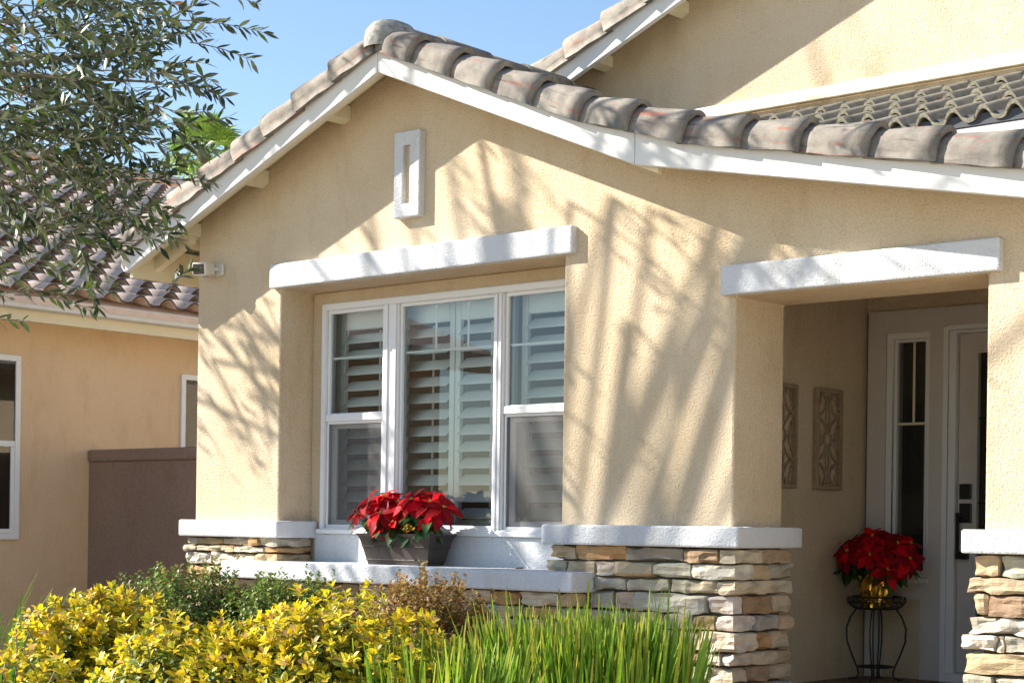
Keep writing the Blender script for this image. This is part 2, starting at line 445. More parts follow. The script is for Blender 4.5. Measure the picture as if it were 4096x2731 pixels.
# left eave: fascia, rafter tails, gutter
bx('fascia', M['cream'], roof, -9.70, -9.665, -OV + .045, 4.2, 1.668, 1.888)
for yk in (-.075, .55, 1.16, 1.77):
    MB().prism([(-9.664, 1.735), (XL - .002, 1.735 + .384 * .405), (XL - .002, 2.02), (-9.664, 1.875)], yk, yk + .05).build('rafter_tail', M['cream'], roof)
bx('eave_sheathing', M['cream'], roof, -9.664, XL - .004, .0, 4.2, 1.92, 1.935)
MB().prism([(-9.703, 1.72), (-9.78, 1.72), (-9.81, 1.76), (-9.80, 1.80), (-9.825, 1.84), (-9.815, 1.84), (-9.79, 1.80), (-9.80, 1.765), (-9.775, 1.728), (-9.703, 1.728)], -OV + .05, 4.2).build('gutter', M['wood'], roof)

PROF = [(.048, 0), (.051, .045), (.048, .085), (.035, .118), (.008, .145), (-.022, .165), (-.055, .172), (-.088, .166), (-.116, .147), (-.136, .118), (-.146, .085)]


def rake_tile(p0, p1, y, parent, nail=True, flip=False, seed=0, mat='tile', ends=(.83, 1.07)):
    """one rake tile; p0 upper end, p1 lower end as (x, z) of its lower front edge, y the board face"""
    a = Vector((p0[0], 0, p0[1])); b_ = Vector((p1[0], 0, p1[1])); L = (b_ - a).length
    t = (b_ - a).normalized(); n = Vector((-t.z, 0, t.x))
    if n.z < 0: n = -n
    rr = random.Random(seed)
    mid = (a + b_) / 2
    nseg = 4; mb = MB(); P = len(PROF); k = (nseg + 1)
    vs = []
    for lay in (0, 1):
        for i in range(k):
            f = i / nseg; s = ends[0] + (ends[1] - ends[0]) * f
            c = a + t * (L * f)
            for j, (o, h) in enumerate(PROF):
                jit = rr.uniform(-.0022, .0022) * (2.0 if i == nseg or j == 0 else 1)
                off = lay * .028
                cx_, cz_ = -.055, .050
                do, dh = (o - cx_) * s, (h - cz_) * s
                ln = math.hypot(do, dh)
                if h > .02: o2 = cx_ + do * (1 - off / ln); h2 = cz_ * s + dh * (1 - off / ln)
                else: o2 = cx_ + do - off; h2 = h
                q = c + n * (h2 + jit)
                vs.append((q.x, y - o2 - jit, q.z) if True else None)
    fs = []
    for i in range(k - 1):
        for j in range(P - 1):
            q = (i * P + j, i * P + j + 1, (i + 1) * P + j + 1, (i + 1) * P + j)
            fs.append(q); fs.append(tuple(k * P + x for x in q[::-1]))
    for i, rev in ((0, False), (k - 1, True)):
        for j in range(P - 1):
            q = (i * P + j, k * P + i * P + j, k * P + i * P + j + 1, i * P + j + 1)
            fs.append(q[::-1] if rev else q)
    for i in range(k - 1):
        for j, rev in ((0, True), (P - 1, False)):
            q = (i * P + j, (i + 1) * P + j, k * P + (i + 1) * P + j, k * P + i * P + j)
            fs.append(q[::-1] if rev else q)
    if flip: fs = [f[::-1] for f in fs]
    mb.add(vs, fs)
    o = mb.build('rake_tile', M[mat], parent, origin=(mid.x, y, mid.z))
    me = o.data
    sm = [abs(p.normal.dot(t)) < .7 for p in me.polygons]
    me.polygons.foreach_set('use_smooth', sm)
    # rotate mesh frame so that local x runs along the tile (for the streaked glaze)
    ang = math.atan2(t.z, t.x); rot = Matrix.Rotation(ang, 4, 'Y')
    me.transform(rot); o.rotation_euler = (0, -ang, 0)
    if nail:
        q = b_ - t * rr.uniform(.105, .125) + n * .062
        nb = MB().lathe([(.0001, .008), (.006, .007), (.008, 0), (.008, -.004)], (0, 0, 0), 8)
        no = nb.build('nail', M['steel'], o)
        loc = rot @ (Vector((q.x, 0, q.z)) - Vector((mid.x, 0, mid.z)))
        no.location = (loc.x, -.050, loc.z); no.rotation_euler = (R(90), 0, 0)
    return o


def path_pts(start, zf, direction, step, n, lift):
    pts = []; x = start
    for i in range(n + 1):
        pts.append((x, zf(x) + lift)); s = (zf(x + direction * .02) - zf(x)) / .02
        x += direction * step / math.hypot(1, s)
    return pts


def rake_run(pts, y, parent, seed, first=True, flip=False, mat='tile'):
    for i in range(len(pts) - 1):
        p0 = Vector(pts[i]); p1 = Vector(pts[i + 1]); t = (p1 - p0).normalized()
        q1 = p1.copy(); q0 = p0 - t * .045
        n = Vector((-t.y, t.x)) if t.x > 0 else Vector((t.y, -t.x))
        q1 = q1 + n * .006; q0 = q0 + n * .003 + t * .006
        rake_tile(q0, q1, y, parent, True, flip, seed + i, mat)


smooth_r = lambda x: rake_z(x) if abs(x - KK[0]) > .45 else rake_z(x) + .045 * (1 - abs(x - KK[0]) / .45) ** 2
RJ = [AP[0] + .035, -6.976, -6.663, -6.351, -6.045, -5.724, -5.394, -5.049, -4.699, -4.361, -3.989, -3.642, -3.275, -2.92, -2.56, -2.2, -1.85]
LJ = [AP[0] - .035, -7.613, -7.936, -8.224, -8.51, -8.831, -9.147, -9.46, -9.76]
rake_run([(x, smooth_r(x) + .116) for x in RJ], -OV, roof, 100)
rake_run([(x, rake_z(x) + .116) for x in LJ], -OV, roof, 200, flip=True)


def barrel(c, length, r, th, n=9, seed=0):
    """half-barrel ridge tile along +y, base centre c"""
    rr = random.Random(seed); mb = MB(); vs = []
    for yy in (0, length):
        for rad in (r, r - th):
            for j in range(n):
                a = math.pi * (j / (n - 1)) * 1.06 - .03 * math.pi
                vs.append((c[0] + rad * math.cos(a), c[1] + yy, c[2] + rad * math.sin(a) + rr.uniform(-.002, .002)))
    A, B, C_, D_ = 0, n, 2 * n, 3 * n; fs = []
    for j in range(n - 1):
        fs += [(A + j, A + j + 1, C_ + j + 1, C_ + j), (B + j + 1, B + j, D_ + j, D_ + j + 1), (A + j + 1, A + j, B + j, B + j + 1), (C_ + j, C_ + j + 1, D_ + j + 1, D_ + j)]
    fs += [(A, C_, D_, B), (A + n - 1, B + n - 1, D_ + n - 1, C_ + n - 1)]
    return mb.add(vs, fs)


zr = AP[1] + .245
for i in range(8):                              # ridge tiles running back
    mbb = barrel((AP[0], -.20 + i * .40, zr - .035 + .012 * (i % 2)), .44, .105, .02, 11, i)
    o = mbb.build('ridge_tile', M['tile'], roof, origin=(AP[0], -.2 + i * .40, zr)); o.data.polygons.foreach_set('use_smooth', [abs(p.normal.y) < .6 for p in o.data.polygons])
cap = MB().lathe([(.0001, .112), (.05, .108), (.10, .085), (.128, .045), (.138, .0), (.14, -.07)], (AP[0], -.18, zr - .03), 18).build('mortar_cap', M['mortar'], roof, origin=(AP[0], -.18, zr - .03), smooth=True); cap.scale = (1.05, 1.35, 1)

# ---- upper gable behind
YU = 1.75
upper_z = lambda x: 2.982 + (x + 7.2215) * .4046
UAP = (-3.4, upper_z(-3.4))
uz = lambda x: upper_z(x) if x < UAP[0] else UAP[1] - (x - UAP[0]) * .4046
uwall = [(-8.0, 2.0), (1.6, 2.0), (1.6, uz(1.6) + .192), (UAP[0], UAP[1] + .192), (-8.0, uz(-8.0) + .192)]
MB().prism(uwall, YU, YU + .2).build('upper_wall', M['stucco'], house)
uroof = MB()
uroof.prism([(-8.5, uz(-8.5) + .2), (UAP[0], UAP[1] + .2), (UAP[0], UAP[1] + .235), (-8.5, uz(-8.5) + .235)], YU - .285, 7)
uroof.prism([(UAP[0] + .0005, UAP[1] + .2), (2.2, uz(2.2) + .2), (2.2, uz(2.2) + .235), (UAP[0] + .0005, UAP[1] + .235)], YU - .285, 7)
uroof = uroof.build('upper_roof', M['tile'], house)
board('barge_board', -7.75, UAP[0] - .001, uz, YU - OV, YU - OV + .042, .197, uroof)
board('barge_board', UAP[0] + .001, 2.2, uz, YU - OV, YU - OV + .042, .197, uroof)
board('soffit', -8.3, UAP[0] - .002, uz, YU - OV + .05, YU - .004, .198, uroof, .165, 'cream')
for xl in (-7.12, -6.5, -5.9, -5.3):
    z = uz(xl)
    MB().prism([(xl - .03, z + .06), (xl + .03, z + .085), (xl + .03, z + .16), (xl - .03, z + .14)], YU - OV + .05, YU - .002).build('lookout', M['cream'], uroof)
pts = path_pts(-4.04, uz, -1, .342, 11, .116)
rake_run(pts, YU - OV, uroof, 300, flip=True)
bx('wall_flashing', M['wood'], house, -7.2, 1.6, YU - .022, YU - .002, 2.665, 2.722, bevel=.004)
bx('wall_flashing', M['cream'], house, -7.2, 1.6, YU - .05, YU - .024, 2.640, 2.672, bevel=.004)

# ---- tiled shed roof between gable and upper wall
YE, SL = .62, .417
shed = MB().prismx([(YE, 2.085), (YU - .052, 2.085 + SL * (YU - .052 - YE)), (YU - .052, 2.06 + SL * (YU - .052 - YE)), (YE, 2.06)], -6.6, -3.55).build('shed_roof', M['dark'], house)
PIT = .163


def wave_tile(width, length, pit, amp, th, nx, name, ph=0.0, pan=.42):
    """double-roll tile: x across, y up the slope, z up; lower butt at y = 0"""
    def h(x):
        u = ((x / pit + ph) % 1.0)
        w = 1 - pan
        return amp * math.sin(math.pi * u / w) ** .8 if u < w else -amp * .18 * math.sin(math.pi * (u - w) / pan)
    vs = []
    for y, dz in ((0, 0), (length, -th * 1.1)):
        for lay in (0, 1):
            for i in range(nx + 1):
                x = width * i / nx
                vs.append((x, y, h(x) + dz - lay * th))
    n = nx + 1; fs = []; butt = []
    for i in range(nx):
        fs.append((i, i + 1, 2 * n + i + 1, 2 * n + i)); fs.append((n + i + 1, n + i, 3 * n + i, 3 * n + i + 1))
        butt.append(len(fs)); fs.append((i + 1, i, n + i, n + i + 1))
    fs += [(0, 2 * n, 3 * n, n), (nx, n + nx, 3 * n + nx, 2 * n + nx)]
    me = bpy.data.meshes.new(name); me.from_pydata(vs, [], fs)
    me.polygons.foreach_set('use_smooth', [abs(p.normal.y) < .5 and abs(p.normal.x) < .98 for p in me.polygons])
    for i in butt: me.polygons[i].material_index = 1
    return me


tm = wave_tile(PIT * 2 - .003, .42, PIT, .054, .022, 24, 'double_roll_tile'); tm.materials.append(M['tile2']); tm.materials.append(M['butt'])
sa = math.atan(SL)
for row in range(4):
    for col in range(8):
        o = bpy.data.objects.new('roof_tile', tm); COL.objects.link(o)
        yy = YE - .03 + row * .30; zz = 2.085 + SL * (yy - YE) + .028 + rnd.uniform(-.003, .003)
        place(o, shed, (-3.575 - PIT * 2 * (col + 1), yy, zz)); o.rotation_euler = (sa - .035, 0, rnd.uniform(-.012, .012))
bx('eave_metal', M['dark'], shed, -6.6, -3.552, YE - .012, YE - .002, 2.055, 2.112)
bx('eave_fascia', M['wood'], shed, -6.6, -1.9, YE - .006, YE + .03, 1.80, 2.052, bevel=.003, seg=1)
MB().prism([(-3.545, 2.055), (-3.2, 2.055), (-2.4, 2.15), (-2.4, 2.30), (-3.63, 2.185)], YE - .05, YE - .008).build('eave_return', M['wood'], shed)
bx('shed_cover', M['tile2'], shed, -3.545, -1.9, YE, YU - .06, 2.056, 2.09)

# ---------------------------------------------------------------- stone piers, every stone a piece
PAL = dict(cream=(.62, .54, .42), white=(.70, .65, .55), tan=(.50, .38, .24), orange=(.52, .32, .15), brown=(.34, .235, .145), green=(.47, .44, .35),
           gray=(.48, .44, .37), purple=(.34, .30, .26), pink=(.58, .47, .34), sand=(.55, .46, .33))
stone_seed = [0]


def stone(parent, x0, x1, y0, y1, z0, z1, color, faces=('f',), gap=.0022):
    """a split-face ledge stone; outer faces are rough, edges chipped and rounded"""
    stone_seed[0] += 1; rr = random.Random(stone_seed[0] * 13 + 5)
    x0 += gap * rr.uniform(.3, 1.4); x1 -= gap * rr.uniform(.3, 1.4); z0 += gap * rr.uniform(.3, 1.3); z1 -= gap * rr.uniform(.3, 1.3)
    prot = rr.uniform(-.012, .016)
    if 'f' in faces: y0 -= prot
    if 'r' in faces: x1 += prot
    if 'l' in faces: x0 -= prot
    sx, sy, sz = x1 - x0, y1 - y0, z1 - z0
    nx = max(3, min(12, int(sx / .028))); ny = max(2, min(9, int(sy / .04))); nz = max(3, min(6, int(sz / .018)))
    c = Vector(((x0 + x1) / 2, (y0 + y1) / 2, (z0 + z1) / 2))
    bm = bmesh.new(); grid = {}
    so = Vector((rr.uniform(0, 99), rr.uniform(0, 99), rr.uniform(0, 99)))
    skew = rr.uniform(-.04, .04); skz = rr.uniform(-.03, .03) * min(1, .2 / sx)
    rad = min(.011, sz * .15)

    def vert(i, j, k):
        key = (i, j, k)
        if key in grid: return grid[key]
        p = Vector((sx * (i / nx - .5), sy * (j / ny - .5), sz * (k / nz - .5)))
        hs = Vector((sx / 2, sy / 2, sz / 2)); q = p.copy()
        inner = Vector((max(-hs.x + rad, min(hs.x - rad, p.x)), max(-hs.y + rad, min(hs.y - rad, p.y)), max(-hs.z + rad, min(hs.z - rad, p.z))))
        dlt = p - inner
        nrm = dlt.normalized() if dlt.length > 1e-6 else Vector((0, 0, 0))
        if dlt.length > rad: q = inner + nrm * rad
        s = Vector((p.x * 9, p.y * 9, p.z * 34)) + so
        d = mnoise.noise(s) * .013 + mnoise.noise(Vector((p.x * 5, p.y * 5, p.z * 9)) + so * 2) * .011
        cell = mnoise.cell(Vector((p.x * 11, p.y * 11, p.z * 22)) + so) * .009
        outer = ('f' in faces and j == 0) or ('r' in faces and i == nx) or ('l' in faces and i == 0)
        if outer: q = q + nrm * (d + cell - .004)
        else: q = q + nrm * d * .4
        q.z += skew * sz * (p.x / sx) + skz * p.x
        if abs(p.z) > sz * .3: q.z -= math.copysign(abs(mnoise.noise(Vector((p.x * 7, 0, p.z * 3)) + so * 3)) * .005, p.z)
        grid[key] = bm.verts.new(q); return grid[key]

    def face(a, b_, c_, d_):
        try: bm.faces.new((vert(*a), vert(*b_), vert(*c_), vert(*d_)))
        except ValueError: pass
    for i in range(nx):
        for k in range(nz):
            face((i, 0, k), (i + 1, 0, k), (i + 1, 0, k + 1), (i, 0, k + 1))
    for j in range(ny):
        for k in range(nz):
            face((nx, j, k), (nx, j + 1, k), (nx, j + 1, k + 1), (nx, j, k + 1)); face((0, j + 1, k), (0, j, k), (0, j, k + 1), (0, j + 1, k + 1))
    for i in range(nx):
        for j in range(ny):
            face((i, j, nz), (i + 1, j, nz), (i + 1, j + 1, nz), (i, j + 1, nz)); face((i, j + 1, 0), (i + 1, j + 1, 0), (i + 1, j, 0), (i, j, 0))
    me = bpy.data.meshes.new('stone'); bm.to_mesh(me); bm.free(); me.materials.append(M['stone'])
    o = bpy.data.objects.new('stone', me); COL.objects.link(o); place(o, parent, c)
    k = PAL[color]; v = rr.uniform(.88, 1.12)
    o.color = (k[0] * v, k[1] * v * rr.uniform(.97, 1.03), k[2] * v * rr.uniform(.93, 1.07), 1)
    return o


FY, BACK = -.045, .06
CHO = ['cream', 'tan', 'green', 'sand', 'pink', 'gray', 'brown', 'sand', 'green', 'orange', 'white', 'cream']


def rnd_cuts(a, b, lo, hi, rr):
    cuts = [a]
    while b - cuts[-1] > hi: cuts.append(cuts[-1] + rr.uniform(lo, hi))
    if b - cuts[-1] < lo * .5 and len(cuts) > 1: cuts.pop()
    return cuts + [b]


# middle pier
pier = MB().box(XP1 + .02, XE0 - .005, .0, .47, GZ, -.098).build('stone_pier', M['core'], house)
SXR = -4.883
zr_ = [-.100, -.180, -.266, -.341, -.446, -.534, -.638, -.711, -.80, -.90, -.98, -1.07, -1.15]
rows = [
    ([-6.118, -5.925, -5.587, -5.208, -4.979], ['tan', 'orange', 'purple', 'brown'], 'cream', [.224, .543], ['tan']),
    ([-6.119, -5.985, -5.793, -5.654, -5.401, -5.152], ['green', 'pink', 'cream', 'pink', 'green'], 'white', [.132, .314, .548], ['tan', 'green']),
    ([-6.10, -5.795, -5.579, -5.307, -4.992], ['gray', 'green', 'green', 'green'], 'sand', [.359, .541], ['cream']),
    ([-6.11, -5.828, -5.665, -5.525, -5.063], ['tan', 'gray', 'pink', 'green'], 'white', [.063, .337, .512], ['brown', 'sand']),
    ([-6.1, -5.86, -5.55, -5.33, -5.137, -5.001], ['sand', 'green', 'tan', 'gray', 'brown'], 'white', [.175, .383, .54], ['gray', 'tan']),
    ([-6.1, -5.7, -5.4, -5.096], ['tan', 'green', 'pink'], 'cream', [.171, .332, .505], ['orange', 'sand']),
    ([-6.1, -5.62, -5.30, -5.102, -4.964], ['green', 'sand', 'brown', 'gray'], 'gray', [.128, .387, .545], ['sand', 'tan']),
    ([-6.1, -5.8, -5.4, -5.039], ['tan', 'cream', 'green'], 'gray', [.104, .309, .534], ['brown', 'sand']),
    ([-6.1, -5.7, -5.3, -5.0], ['green', 'tan', 'cream'], 'sand', [.15, .35, .54], ['tan', 'gray']),
    ([-6.1, -5.6, -5.2], ['sand', 'brown'], 'cream', [.2, .54], ['green']),
    ([-6.1, -5.7, -5.4, -5.05], ['tan', 'gray', 'pink'], 'green', [.12, .3, .54], ['tan', 'sand']),
    ([-6.1, -5.5, -5.1], ['green', 'tan'], 'sand', [.25, .54], ['gray'])]
for i, (fx, fc, cc, sy, sc) in enumerate(rows):
    zt, zb = zr_[i], zr_[i + 1]
    for j, c in enumerate(fc):
        stone(pier, fx[j], fx[j + 1], FY, BACK, zb, zt, c, ('f', 'l') if j == 0 else ('f',))
    stone(pier, fx[-1], SXR, FY, sy[0], zb, zt, cc, ('f', 'r'))
    for j, c in enumerate(sc):
        stone(pier, SXR - .1, SXR, sy[j], sy[j + 1], zb, zt, c, ('r',))
# left pier
lpier = MB().box(XL + .005, XP0 - .005, .0, .28, GZ, -.098).build('stone_pier', M['core'], house)
lr = [(-.096, -.151, [-9.325, -9.20, -8.95, -8.665, -8.57], ['gray', 'tan', 'sand', 'orange'], 'green'), (-.151, -.197, [-9.32, -9.21, -8.95, -8.82, -8.52], ['sand', 'sand', 'tan', 'cream'], 'orange'),
      (-.197, -.285, [-9.335, -9.06, -8.80, -8.60], ['gray', 'cream', 'cream'], 'tan')]
rr = random.Random(3)
z = -.285
while z > GZ + .04:
    h = rr.uniform(.065, .11); cuts = rnd_cuts(-9.33, -8.6, .13, .32, rr); lr.append((z, max(GZ, z - h), cuts, [rr.choice(CHO) for _ in cuts[1:]], rr.choice(CHO))); z -= h
for zt, zb, fx, fc, cc in lr:
    for j, c in enumerate(fc): stone(lpier, fx[j], fx[j + 1], FY, BACK, zb, zt, c, ('f', 'l') if j == 0 else ('f',))
    stone(lpier, fx[-1], -8.392, FY, .262, zb, zt, cc, ('f', 'r'))
# right pier
rpier = MB().box(XC0 + .005, XR, .0, .47, GZ, -.098).build('stone_pier', M['core'], house)
rrw = [(-.100, -.207, [-3.578, -3.446, -3.10], ['tan', 'green']), (-.207, -.283, [-3.59, -3.12], ['tan']), (-.283, -.387, [-3.575, -3.495, -3.1], ['tan', 'brown']), (-.387, -.47, [-3.597, -3.1], ['green']),
       (-.47, -.552, [-3.613, -3.456, -3.417, -3.1], ['white', 'cream', 'gray']), (-.552, -.657, [-3.611, -3.1], ['tan']), (-.657, -.74, [-3.606, -3.47, -3.1], ['green', 'sand'])]
z = -.74
while z > GZ + .04:
    h = rr.uniform(.08, .11); cuts = rnd_cuts(-3.6, -3.1, .15, .35, rr); rrw.append((z, max(GZ, z - h), cuts, [rr.choice(CHO) for _ in cuts[1:]])); z -= h
for zt, zb, fx, fc in rrw:
    for j, c in enumerate(fc): stone(rpier, fx[j], fx[j + 1], FY, BACK, zb, zt, c, ('f', 'l') if j == 0 else ('f',))
    stone(rpier, -3.1, -2.5, FY, BACK, zb, zt, rr.choice(CHO)); stone(rpier, -2.5, XR, FY, BACK, zb, zt, rr.choice(CHO))
# low stone wall under the sill
low = MB().box(-8.70, -5.86, -.13, .26, GZ, -.358).build('low_stone_wall', M['core'], house)
z = -.360
first = True
while z > GZ + .04:
    h = rr.uniform(.07, .105); cuts = [-8.70, -8.4, -8.1, -7.85, -7.5, -7.2, -6.95, -6.66, -6.44, -6.24, -5.95] if first else rnd_cuts(-8.72, -5.95, .14, .34, rr)
    cols = ['tan', 'sand', 'green', 'brown', 'cream', 'tan', 'sand', 'cream', 'orange', 'white'] if first else [rr.choice(CHO) for _ in cuts[1:]]
    for j, c in enumerate(cols): stone(low, cuts[j], cuts[j + 1], -.175, -.10, max(GZ, z - h), z, c, ('f', 'l') if j == 0 else ('f',))
    stone(low, cuts[-1], -5.845, -.175, -.05, max(GZ, z - h), z, rr.choice(CHO), ('f', 'r'))
    z -= h; first = False

# ---------------------------------------------------------------- front window with plantation shutters
YW = .262
win = MB()
win.box(-8.33, -8.292, YW, .36, -.062, 1.436); win.box(-6.198, -6.16, YW, .36, -.062, 1.436)
win.box(-8.292, -6.198, YW, .36, 1.396, 1.436); win.box(-8.292, -6.198, YW, .36, -.062, -.022)
win.box(-7.762, -7.630, YW + .004, .36, -.022, 1.396); win.box(-6.822, -6.750, YW + .004, .36, -.022, 1.396)
win = win.build('front_window', M['vinyl'], house, bevel=.004, seg=1)
bx('sill_lip', M['vinyl'], win, -8.34, -6.15, YW - .02, YW - .002, -.064, -.035, bevel=.004)
# mullion grooves read as raised strips
for x0, x1 in ((-7.752, -7.715), (-7.672, -7.640), (-6.812, -6.792), (-6.778, -6.758)):
    bx('mullion_strip', M['vinyl'], win, x0, x1, YW - .006, YW + .003, -.020, 1.394, bevel=.002, seg=1)


def sash(x0, x1, z0, z1, y0, y1, w, parent, name='sash'):
    mb = MB(); mb.box(x0, x0 + w, y0, y1, z0, z1); mb.box(x1 - w, x1, y0, y1, z0, z1); mb.box(x0 + w, x1 - w, y0, y1, z0, z0 + w); mb.box(x0 + w, x1 - w, y0, y1, z1 - w, z1)
    return mb.build(name, M['vinyl'], parent, bevel=.003, seg=1)


def pane(x0, x1, z0, z1, y, parent, mat='glass'):
    return MB().add([(x0, y, z0), (x1, y, z0), (x1, y, z1), (x0, y, z1)], [(0, 1, 2, 3)]).build('pane', M[mat], parent)


for x0, x1 in ((-8.291, -7.763), (-6.749, -6.199)):
    s = sash(x0, x1, .70, 1.395, .285, .32, .022, win)
    pane(x0 + .02, x1 - .02, .72, 1.375, .302, s)
    bx('muntin', M['shutter'], s, x0 + .022, x1 - .022, .311, .316, 1.076, 1.090)
    bx('meeting_rail', M['vinyl'], win, x0, x1, .268, .335, .668, .715, bevel=.004, seg=1)
    s = sash(x0 + .012, x1 - .012, -.018, .667, .318, .345, .045, win, 'lower_sash')
    pane(x0 + .05, x1 - .05, .02, .63, .332, s)
    f = sash(x0 + .004, x1 - .004, -.02, .667, .282, .292, .016, win, 'screen_frame')
    MB().box(x0 + .02, x1 - .02, .2865, .2875, -.006, .652).build('insect_screen', M['screen'], f)
s = sash(-7.629, -6.823, -.021, 1.395, .285, .33, .020, win, 'picture_sash')
pane(-7.611, -6.841, -.003, 1.377, .305, s)
bx('muntin', M['shutter'], s, -7.609, -6.843, .316, .321, 1.080, 1.094)
for xv in (-7.345, -7.075): bx('muntin', M['shutter'], s, xv - .007, xv + .007, .314, .319, 1.096, 1.374)
# shutters
shut = MB().box(-8.43, -6.08, .425, .46, 1.45, 1.50).build('shutter_set', M['shutter'], win)
LP = .104


def louver(x0, x1, zc, yc):
    n = 10; c = .057; t = .0055; a = R(40); vs = []
    for x in (x0, x1):
        for j in range(n):
            u = 2 * math.pi * j / n; p = c * math.cos(u); q = t * math.sin(u)
            vs.append((x, yc + p * math.cos(a) - q * math.sin(a), zc + p * math.sin(a) + q * math.cos(a)))
    fs = [(j, (j + 1) % n, n + (j + 1) % n, n + j) for j in range(n)] + [tuple(range(n - 1, -1, -1)), tuple(range(n, 2 * n))]
    o = MB().add(vs, fs).build('louver', M['shutter'], shut, origin=((x0 + x1) / 2, yc, zc))
    o.data.polygons.foreach_set('use_smooth', [len(p.vertices) == 4 for p in o.data.polygons])


for x0, x1, s0, s1 in ((-8.27, -7.76, .05, .05), (-7.735, -7.335, .05, .045), (-7.238, -6.84, .045, .05), (-6.69, -6.17, .05, .05)):
    for a, b_ in ((x0 - s0, x0 - .002), (x1 + .002, x1 + s1)):
        bx('stile', M['shutter'], shut, a, b_, .425, .458, -.10, 1.46, bevel=.003, seg=1)
    bx('rail', M['shutter'], shut, x0, x1, .425, .458, 1.28, 1.46, bevel=.003, seg=1)
    bx('rail', M['shutter'], shut, x0, x1, .425, .458, -.10, .038, bevel=.003, seg=1)
    for k in range(12): louver(x0, x1, 1.222 - LP * k, .442)
    xm = (x0 + x1) / 2
    bx('tilt_rod', M['shutter'], shut, xm - .006, xm + .006, .492, .502, .02, 1.27)
bx('shutter_frame', M['shutter'], shut, -8.43, -8.34, .42, .47, -.1, 1.449)
# dark room behind
room = MB()
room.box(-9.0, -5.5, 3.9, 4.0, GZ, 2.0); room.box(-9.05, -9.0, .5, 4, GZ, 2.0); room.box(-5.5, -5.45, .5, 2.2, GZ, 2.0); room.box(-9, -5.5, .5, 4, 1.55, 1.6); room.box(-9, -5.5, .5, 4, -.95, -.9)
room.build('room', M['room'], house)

# ---------------------------------------------------------------- porch and front door
YD, PF, XS = 2.3, -.92, -5.44
bx('porch_side_wall', M['stucco'], house, XS - .15, XS, .479, YD, PF - .2, 1.62)
bx('porch_back_wall', M['stucco'], house, XS, XR, YD, YD + .2, 1.388, 1.62)
bx('porch_right_wall', M['stucco'], house, -2.6, -2.4, .479, YD, PF - .2, 1.62)
bx('porch_ceiling', M['stucco'], house, XS - .15, XR, .479, YD + .2, 1.622, 1.68)
fl = bx('porch_floor', M['porch'], house, XS, XR, -.35, YD, PF - .23, PF); 
sur = MB()
for x0, x1, z0, z1 in ((XS + .02, -5.294, PF + .002, 1.387), (-4.99, -4.90, PF + .002, 1.387), (-5.294, -4.99, 1.247, 1.387), (-5.294, -5.036, -.42, -.307), (-5.036, -4.99, PF + .002, -.307), (-4.90, -3.0, 1.268, 1.387)):
    sur.box(x0, x1, YD - .022, YD + .15, z0, z1)
sur.build('door_surround', M['door_white'], house)
bx('surround_panel', M['stucco'], house, -5.294, -5.036, YD - .004, YD + .12, PF + .002, -.421)
side = MB()
side.box(-5.294, -5.245, YD - .012, YD + .1, -.307, 1.247); side.box(-5.012, -4.99, YD - .012, YD + .1, -.307, 1.247)
side.box(-5.245, -5.012, YD - .012, YD + .1, 1.205, 1.247); side.box(-5.245, -5.012, YD - .012, YD + .1, -.307, -.262)
side = side.build('sidelight', M['vinyl'], house, bevel=.004, seg=1)
f2 = MB(); f2.box(-5.243, -5.225, YD + .003, YD + .08, -.26, 1.203); f2.box(-5.032, -5.014, YD + .003, YD + .08, -.26, 1.203); f2.box(-5.225, -5.032, YD + .003, YD + .08, 1.188, 1.203); f2.box(-5.225, -5.032, YD + .003, YD + .08, -.26, -.243)
f2.build('sash', M['vinyl'], side)
pane(-5.226, -5.031, -.245, 1.19, YD + .03, side, 'glass_d')
bx('muntin', M['cream'], side, -5.226, -5.031, YD + .02, YD + .028, .668, .684); bx('muntin', M['cream'], side, -5.127, -5.112, YD + .0215, YD + .0265, .685, 1.188)
bx('outer_sill', M['vinyl'], side, -5.30, -4.983, YD - .035, YD - .014, -.318, -.29, bevel=.004)
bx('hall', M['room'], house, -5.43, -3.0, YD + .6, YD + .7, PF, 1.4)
jam = MB(); jam.box(-4.90, -4.868, YD - .03, YD + .12, PF + .03, 1.266); jam.box(-4.868, -4.82, YD - .012, YD + .12, PF + .03, 1.24); jam.box(-4.868, -3.1, YD - .03, YD + .12, 1.241, 1.266); jam.box(-4.82, -3.1, YD - .008, YD + .12, 1.222, 1.24)
jam.build('door_jamb', M['vinyl'], house, bevel=.004, seg=1)
door = MB(); DY = YD + .03
door.box(-4.817, -4.70, DY, DY + .045, PF + .06, 1.219); door.box(-4.10, -3.98, DY, DY + .045, PF + .06, 1.219); door.box(-4.70, -4.10, DY, DY + .045, 1.105, 1.219); door.box(-4.70, -4.10, DY, DY + .045, PF + .06, -.62)
door = door.build('front_door', M['door_white'], house, bevel=.003, seg=1)
f3 = MB(); f3.box(-4.708, -4.690, DY - .012, DY - .001, -.63, 1.113); f3.box(-4.690, -4.10, DY - .012, DY - .001, 1.095, 1.113); f3.build('lite_frame', M['door_white'], door, bevel=.003, seg=1)
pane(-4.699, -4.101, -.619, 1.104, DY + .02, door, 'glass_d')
for z in (.70, .18, -.3): bx('leaded_bar', M['iron'], door, -4.69, -4.11, DY + .014, DY + .019, z - .004, z + .004)
bx('leaded_bar', M['iron'], door, -4.622, -4.614, DY + .0145, DY + .0185, -.6, 1.09)
bx('deadbolt', M['black'], door, -4.800, -4.723, DY - .022, DY - .002, .203, .297, bevel=.004)
hs = bx('handle_plate', M['black'], door, -4.800, -4.721, DY - .018, DY - .002, .058, .178, bevel=.004)
